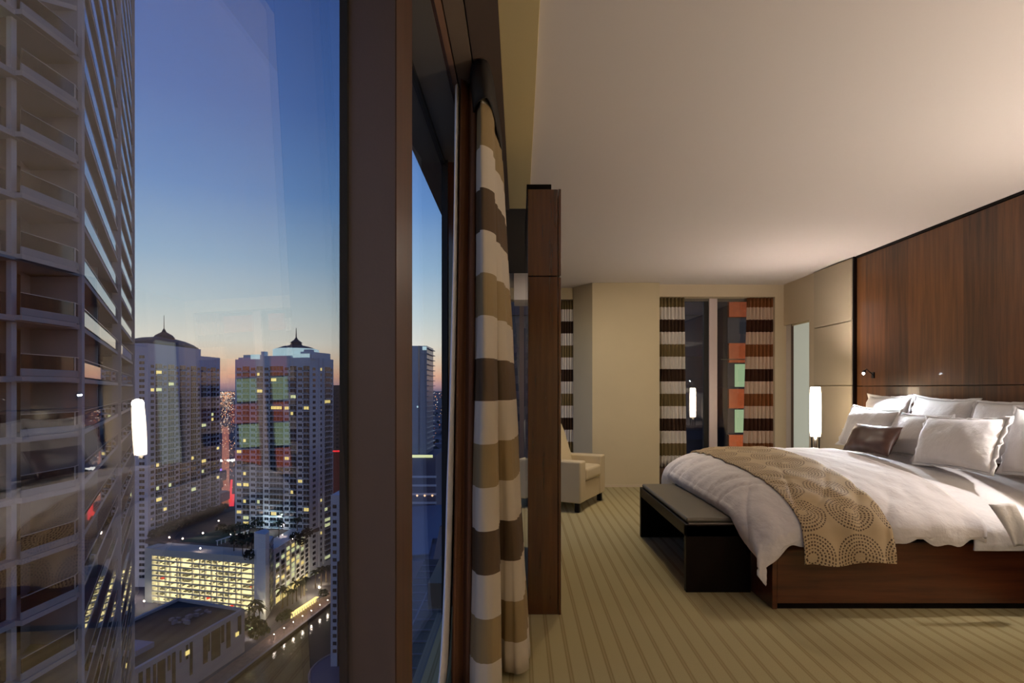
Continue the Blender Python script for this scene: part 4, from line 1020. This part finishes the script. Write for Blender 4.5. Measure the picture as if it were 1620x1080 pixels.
# ---- pillows
def pillow_mesh(w, h, t, seed, nu=26, nv=22, flange=.03):
    m = MB(); rnd = Vector((seed*3.7, seed*1.3, seed*.7))
    def pt(u, v, s):
        a = abs(u); b = abs(v)
        e = max(0, (1-a**2.6))**.55*max(0, (1-b**2.6))**.55
        pin = 1-.10*(a**2)*(1-b*b)*0 - .07*(1-(b*b))*a**4
        pin2 = 1-.10*(1-(a*a))*b**4
        x = u*w/2*pin; z = v*h/2*pin2; y = s*e*t/2
        n1 = noise.noise(Vector((x*7, z*7, s*2.0))+rnd)*.020*e
        rad = noise.noise(Vector((x*26, z*5, s))+rnd)*.018*b**2 + noise.noise(Vector((x*5, z*26, s))+rnd)*.014*a**2
        return (x, y+s*(n1+rad*(.3+e)), z)
    idx = {}
    for s in (1, -1):
        for i in range(nu+1):
            for j in range(nv+1):
                bd = i in (0, nu) or j in (0, nv)
                if s == -1 and bd: idx[(s, i, j)] = idx[(1, i, j)]; continue
                idx[(s, i, j)] = len(m.v); u = math.sin((i/nu*2-1)*PI/2); v = math.sin((j/nv*2-1)*PI/2)
                m.v.append(pt(u, v, s))
        for i in range(nu):
            for j in range(nv):
                q = (idx[(s, i, j)], idx[(s, i+1, j)], idx[(s, i+1, j+1)], idx[(s, i, j+1)])
                m.f.append(q if s == -1 else q[::-1])
    return m
def pillow(w, h, t, loc, lean, yaw, roll, seed, label, mtl='pillow', name='pillow', cat='pillow', group=None, flange=True):
    # local x = width, z = height, y = thickness; faces the window side (-X)
    R = Matrix.Translation(loc) @ Matrix.Rotation(yaw, 4, 'Z') @ Matrix.Rotation(-lean, 4, 'X') @ Matrix.Rotation(roll, 4, 'Y') @ Matrix.Translation((0, 0, h/2))
    e = thing(name, loc, label, cat, group)
    pillow_mesh(w, h, t, seed).build('pillow_body', MT[mtl], e, smooth=True, xf=R)
    if flange:
        f = MB(); k = 56; rnd = seed*5.1
        for ring in (0, 1):
            for i in range(k):
                a = 2*PI*i/k; c, s_ = math.cos(a), math.sin(a); q = max(abs(c), abs(s_)); u, v = c/q, s_/q
                pin = 1-.07*(1-v*v)*u**4; pin2 = 1-.10*(1-u*u)*v**4
                o = 1.0 if ring == 0 else 1.0+.035/(max(w, h)/2)
                wob = .012*math.sin(i*2.4+rnd) if ring else 0
                f.v.append((u*w/2*pin*o, wob, v*h/2*pin2*o))
        for i in range(k): f.f.append((i, (i+1) % k, k+(i+1) % k, k+i))
        f.build('flange', MT[mtl], e, smooth=True, xf=R, solid=.008)
    return e
Q = PI/2
yw = -Q    # width along the bed's width
pillow(.62, .47, .18, (3.40, 5.38, .79), .22, yw, 0, 1, 'white pillow at the back under the far reading light, brightest and cool white', group='white bed pillows')
pillow(.66, .46, .18, (3.40, 4.70, .79), .22, yw, .03, 2, 'white pillow at the back, in the middle of the row against the walnut panelling', group='white bed pillows')
pillow(.68, .45, .18, (3.40, 4.00, .79), .22, yw, -.03, 3, 'white creased pillow at the back, third in the row along the panelling', group='white bed pillows')
pillow(.66, .38, .19, (3.04, 5.10, .79), .38, yw, .04, 4, 'white front pillow with its corner pointing up at the slim lit lamp', group='white bed pillows')
pillow(.58, .35, .18, (3.07, 4.52, .79), .42, yw, 0, 5, 'white front pillow directly behind the small dark brown cushion', group='white bed pillows')
pillow(.70, .37, .21, (2.99, 3.97, .77), .36, yw, -.04, 6, 'large white front pillow right of the brown cushion', group='white bed pillows')
pillow(.60, .43, .20, (3.22, 3.50, .77), .24, yw, .0, 8, 'white front pillow at the near edge of the bed, brightest in the near light', group='white bed pillows')
pillow(.52, .26, .13, (2.81, 4.64, .795), .50, yw+.12, .0, 7, 'small dark brown satin cushion leaning on the white front pillows', 'brown_pillow', 'accent_cushion', 'cushion', flange=False)

# ---- nightstands
for (y0, lab, x0) in ((5.62, 'dark wooden nightstand beyond the bed carrying the slim lit lamp', 2.9), (2.62, 'dark wooden nightstand at the near side of the bed', 3.08)):
    ns = thing('nightstand', (3.3, y0+.3, 0), lab, 'nightstand')
    B(x0, 3.58, y0, y0+.62, .08, .62).build('body', MT['wood_dark'], ns, bevel=.003)
    B(x0-.015, 3.585, y0-.01, y0+.63, .625, .655).build('top', MT['wood_bed'], ns, bevel=.003)
    B(x0+.04, 3.56, y0+.03, y0+.59, 0, .08).build('plinth', MT['wood_dark'], ns)
    B(x0-.018, x0, y0+.02, y0+.60, .36, .60).build('drawer', MT['wood_dark'], ns, bevel=.002)
    B(x0-.03, x0-.018, y0+.22, y0+.40, .47, .485).build('drawer_handle', MT['metal'], ns)

# ---- slim lamps
def lamp(x, y, lab):
    L_ = thing('table_lamp', (x, y, .655), lab, 'lamp', 'slim bedside lamps')
    MB().box(x-.06, x+.06, y-.05, y+.05, .656, .672).build('base', MT['metal'], L_, bevel=.003)
    for dx in (-.038, .038):
        MB().tube([(x+dx, y, .672), (x+dx, y, .82)], .008).build('post', MT['black'], L_)
    MB().tube([(x, y, .672), (x, y, .82)], .016, 12).build('stem', MT['metal'], L_, smooth=True)
    pr = []
    m = MB(); n = 40; i = 0
    zs = [0, .02, .10, .2, .32, .42, .50, .52]; rs = [.046, .050, .053, .054, .054, .052, .049, .045]
    for r, z in zip(rs, zs):
        for k in range(n):
            a = 2*PI*k/n; rr = r*(1.0+(.035 if k % 2 else -.035)); m.v.append((x+rr*math.cos(a), y+rr*math.sin(a), .82+z))
    for j in range(len(zs)-1):
        for k in range(n): m.f.append((j*n+k, j*n+(k+1) % n, (j+1)*n+(k+1) % n, (j+1)*n+k))
    m.f.append(tuple(range(n-1, -1, -1))); m.f.append(tuple(range((len(zs)-1)*n, len(zs)*n)))
    m.build('lamp_shade', MT['shade'], L_)
    return L_
lamp(px(1290, 6.0), 6.0, 'slim lit lamp with a tall pleated white shade on the far nightstand')
lamp(3.25, 2.90, 'slim lit lamp with a tall pleated white shade on the near nightstand')

# ---- reading lights on the panelling
def reading_light(y, s, lab):
    r = thing('reading_light', (3.63, y, 1.46), lab, 'reading light')
    y1 = y-.42*s
    MB().tube([(3.634, y, 1.46), (3.56, y-.04*s, 1.50), (3.44, y-.2*s, 1.515), (3.33, y1+.06*s, 1.50), (3.285, y1, 1.485)], .005).build('arm', MT['black'], r, smooth=True)
    B(3.622, 3.634, y-.02, y+.02, 1.43, 1.49).build('wall_plate', MT['black'], r)
    MB().tube([(3.285, y1, 1.492), (3.272, y1-.01*s, 1.468)], .015, 12).build('head', MT['black'], r, smooth=True)
    MB().octa((3.27, y1-.012*s, 1.468), .017).build('led', MT['led'], r)
reading_light(5.84, 1, 'tiny bright reading light on a thin arm above the far back pillow')
reading_light(2.92, -1, 'tiny bright reading light on a thin arm at the near side of the bed')

# ---- curtains
def sheet_from_path(bot, top, z0, z1, nz=30, sub=6, waist=0, uvs=1.0, noise_amp=.012):
    """cloth hung along a plan path that changes from top to bottom"""
    m = MB(); P0 = []; P1 = []
    nseg = (len(bot)-1)*sub
    for i in range(nseg+1):
        P0.append(interp(bot, i/nseg)); P1.append(interp(top, i/nseg))
    for j in range(nz+1):
        t = j/nz; e = t**waist if waist else t
        for i in range(nseg+1):
            x = P0[i][0]*(1-e)+P1[i][0]*e; y = P0[i][1]*(1-e)+P1[i][1]*e; z = z0+(z1-z0)*t
            d = noise.noise(Vector((x*22, y*22, z*1.1)))*noise_amp+noise.noise(Vector((x*60, y*60, z*.6)))*noise_amp*.4
            m.v.append((x+d, y+d, z)); m.uv.append((i/nseg*uvs, t))
    w_ = nseg+1
    for j in range(nz):
        for i in range(nseg):
            a = j*w_+i; m.f.append((a, a+1, a+w_+1, a+w_))
    return m
cu = thing('curtain', (-.15, 2.6, 0), 'near floor-length curtain with white, tan and brown bands, gathered beside the second pane', 'curtain')
pxm = lambda p, Y: (p-CX)/F*Y
bl = [(-.235, 3.2), (-.205, 2.75), (pxm(742, 2.45), 2.52), (pxm(747, 2.40), 2.42), (pxm(768, 2.40), 2.37), (pxm(788, 2.42), 2.41), (pxm(793, 2.5), 2.5), (-.10, 2.70), (-.12, 3.1)]
tl_ = [(-.235, 3.2), (-.20, 2.85), (pxm(757, 2.5), 2.60), (pxm(757, 2.48), 2.52), (pxm(764, 2.46), 2.46), (pxm(775, 2.48), 2.49), (pxm(778, 2.5), 2.55), (-.14, 2.75), (-.13, 3.1)]
sheet_from_path(bl, tl_, .015, 2.62, 34, 7, 1.0, 1.3).build('curtain_fold', MT['curtain_near'], cu, smooth=True, solid=.004)
br = [(-.12, 3.15), (-.095, 2.80), (pxm(794, 2.6), 2.64), (pxm(803, 2.58), 2.59), (pxm(818, 2.6), 2.575), (pxm(833, 2.62), 2.61), (pxm(837, 2.7), 2.72), (.045, 2.95), (.03, 3.2)]
tr_ = [(-.14, 3.15), (-.13, 2.85), (pxm(765, 2.6), 2.70), (pxm(767, 2.6), 2.66), (pxm(770, 2.6), 2.64), (pxm(774, 2.62), 2.66), (pxm(778, 2.65), 2.72), (-.10, 2.95), (-.10, 3.2)]
sheet_from_path(br, tr_, .03, 2.62, 34, 7, 1.0, 1.3).build('curtain_fold', MT['curtain_near'], cu, smooth=True, solid=.004)
lb = [(pxm(688, 2.35), 2.38), (pxm(691, 2.35), 2.34), (pxm(699, 2.40), 2.40), (pxm(704, 2.5), 2.55), (pxm(708, 2.8), 2.8), (pxm(711, 3.3), 3.3)]
lt = [(pxm(721, 2.5), 2.52), (pxm(723, 2.5), 2.50), (pxm(725, 2.5), 2.54), (pxm(726, 2.6), 2.62), (pxm(728, 2.9), 2.9), (pxm(729, 3.3), 3.3)]
sheet_from_path(lb, lt, .015, 2.66, 24, 5, .55, 1, .004).build('lining', MT['lining'], cu, smooth=True, solid=.004)
kb = [(pxm(712, 2.5), 2.95), (pxm(713, 2.46), 2.50), (pxm(722, 2.46), 2.47), (pxm(730, 2.47), 2.51), (pxm(738, 2.46), 2.47), (pxm(747, 2.5), 2.53), (-.215, 2.95)]
kt = [(pxm(728, 2.5), 2.95), (pxm(729, 2.52), 2.56), (pxm(735, 2.52), 2.53), (pxm(741, 2.52), 2.56), (pxm(748, 2.52), 2.53), (pxm(755, 2.5), 2.58), (-.205, 2.95)]
sheet_from_path(kb, kt, .015, 2.69, 26, 6, 1.0, 1, .004).build('blackout_fold', MT['blackout'], cu, smooth=True, solid=.004)
sheet_from_path([(-.225, 3.1), (-.22, 2.75), (-.20, 2.50), (-.155, 2.40), (-.125, 2.44), (-.10, 2.80), (-.09, 3.1)], [(-.235, 3.1), (-.225, 2.75), (-.215, 2.50), (-.18, 2.40), (-.13, 2.44), (-.11, 2.80), (-.10, 3.1)], 2.545, 2.705, 6, 4, 0, 1, .002).build('top_shade_band', MT['header'], cu, smooth=True, solid=.006)  # dark band puts the shadow at the curtain top into colour

def pleated(x0, x1, z0, z1, folds, amp, y=0.0, flare=0.0, flare_side=0, seed=0, tap=.0):
    m = MB(); n = folds*10; nz = 24; rnd = random.Random(seed); ph = [rnd.uniform(-.5, .5) for _ in range(folds+2)]
    am = [rnd.uniform(.6, 1.25) for _ in range(folds+2)]
    for j in range(nz+1):
        t = j/nz; z = z0+(z1-z0)*t
        for i in range(n+1):
            u = i/n; k = u*folds; q = int(k); a = am[q]*(1-(k-q))+am[q+1]*(k-q)
            x = x0+(x1-x0)*u
            w = (1-t)*flare
            if flare_side > 0: x += w*u
            if flare_side < 0: x -= w*(1-u)
            yy = y+math.sin(k*2*PI+ph[q]*.3)*amp*a*(1-.25*t)
            m.v.append((x+math.cos(k*4*PI)*amp*.2, yy, z)); m.uv.append((u*.9, t))
    for j in range(nz):
        for i in range(n):
            a = j*(n+1)+i; m.f.append((a, a+1, a+n+2, a+n+1))
    return m
c1_ = thing('curtain', tuple(WX @ Vector((.2, .08, .245))), 'pale curtain with brown and olive bands at the window edge beside the beige column', 'curtain', 'curtains at the wide far window')
pleated(s0-.01, sloc(1082, .08), .245, 2.58, 7, .034, .075, .03, 1, 1).build('curtain_cloth', MT['curtain_far'], c1_, smooth=True, xf=WX, solid=.003)
c2_ = thing('curtain', tuple(WX @ Vector((1.5, .08, .245))), 'brown and cream banded curtain glowing orange, at the window edge by the frosted door', 'curtain', 'curtains at the wide far window')
mt2 = curtain_mat('banded_sheer_orange_glow', 2.45, .171, (240, 216, 196), (84, 50, 36), (170, 108, 66), .25)  # orange light coming through the cloth is put into its band colours
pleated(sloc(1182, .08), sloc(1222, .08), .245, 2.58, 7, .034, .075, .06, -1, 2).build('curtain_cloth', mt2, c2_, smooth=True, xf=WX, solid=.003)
c3_ = thing('curtain', (.68, 8.1, .02), 'shadowed dark and white banded curtain at the corner window behind the armchair', 'curtain')
pleated(.585, .765, .02, 2.58, 5, .028, 8.09, 0, 0, 3).build('curtain_cloth', MT['curtain_far'], c3_, smooth=True, solid=.003)
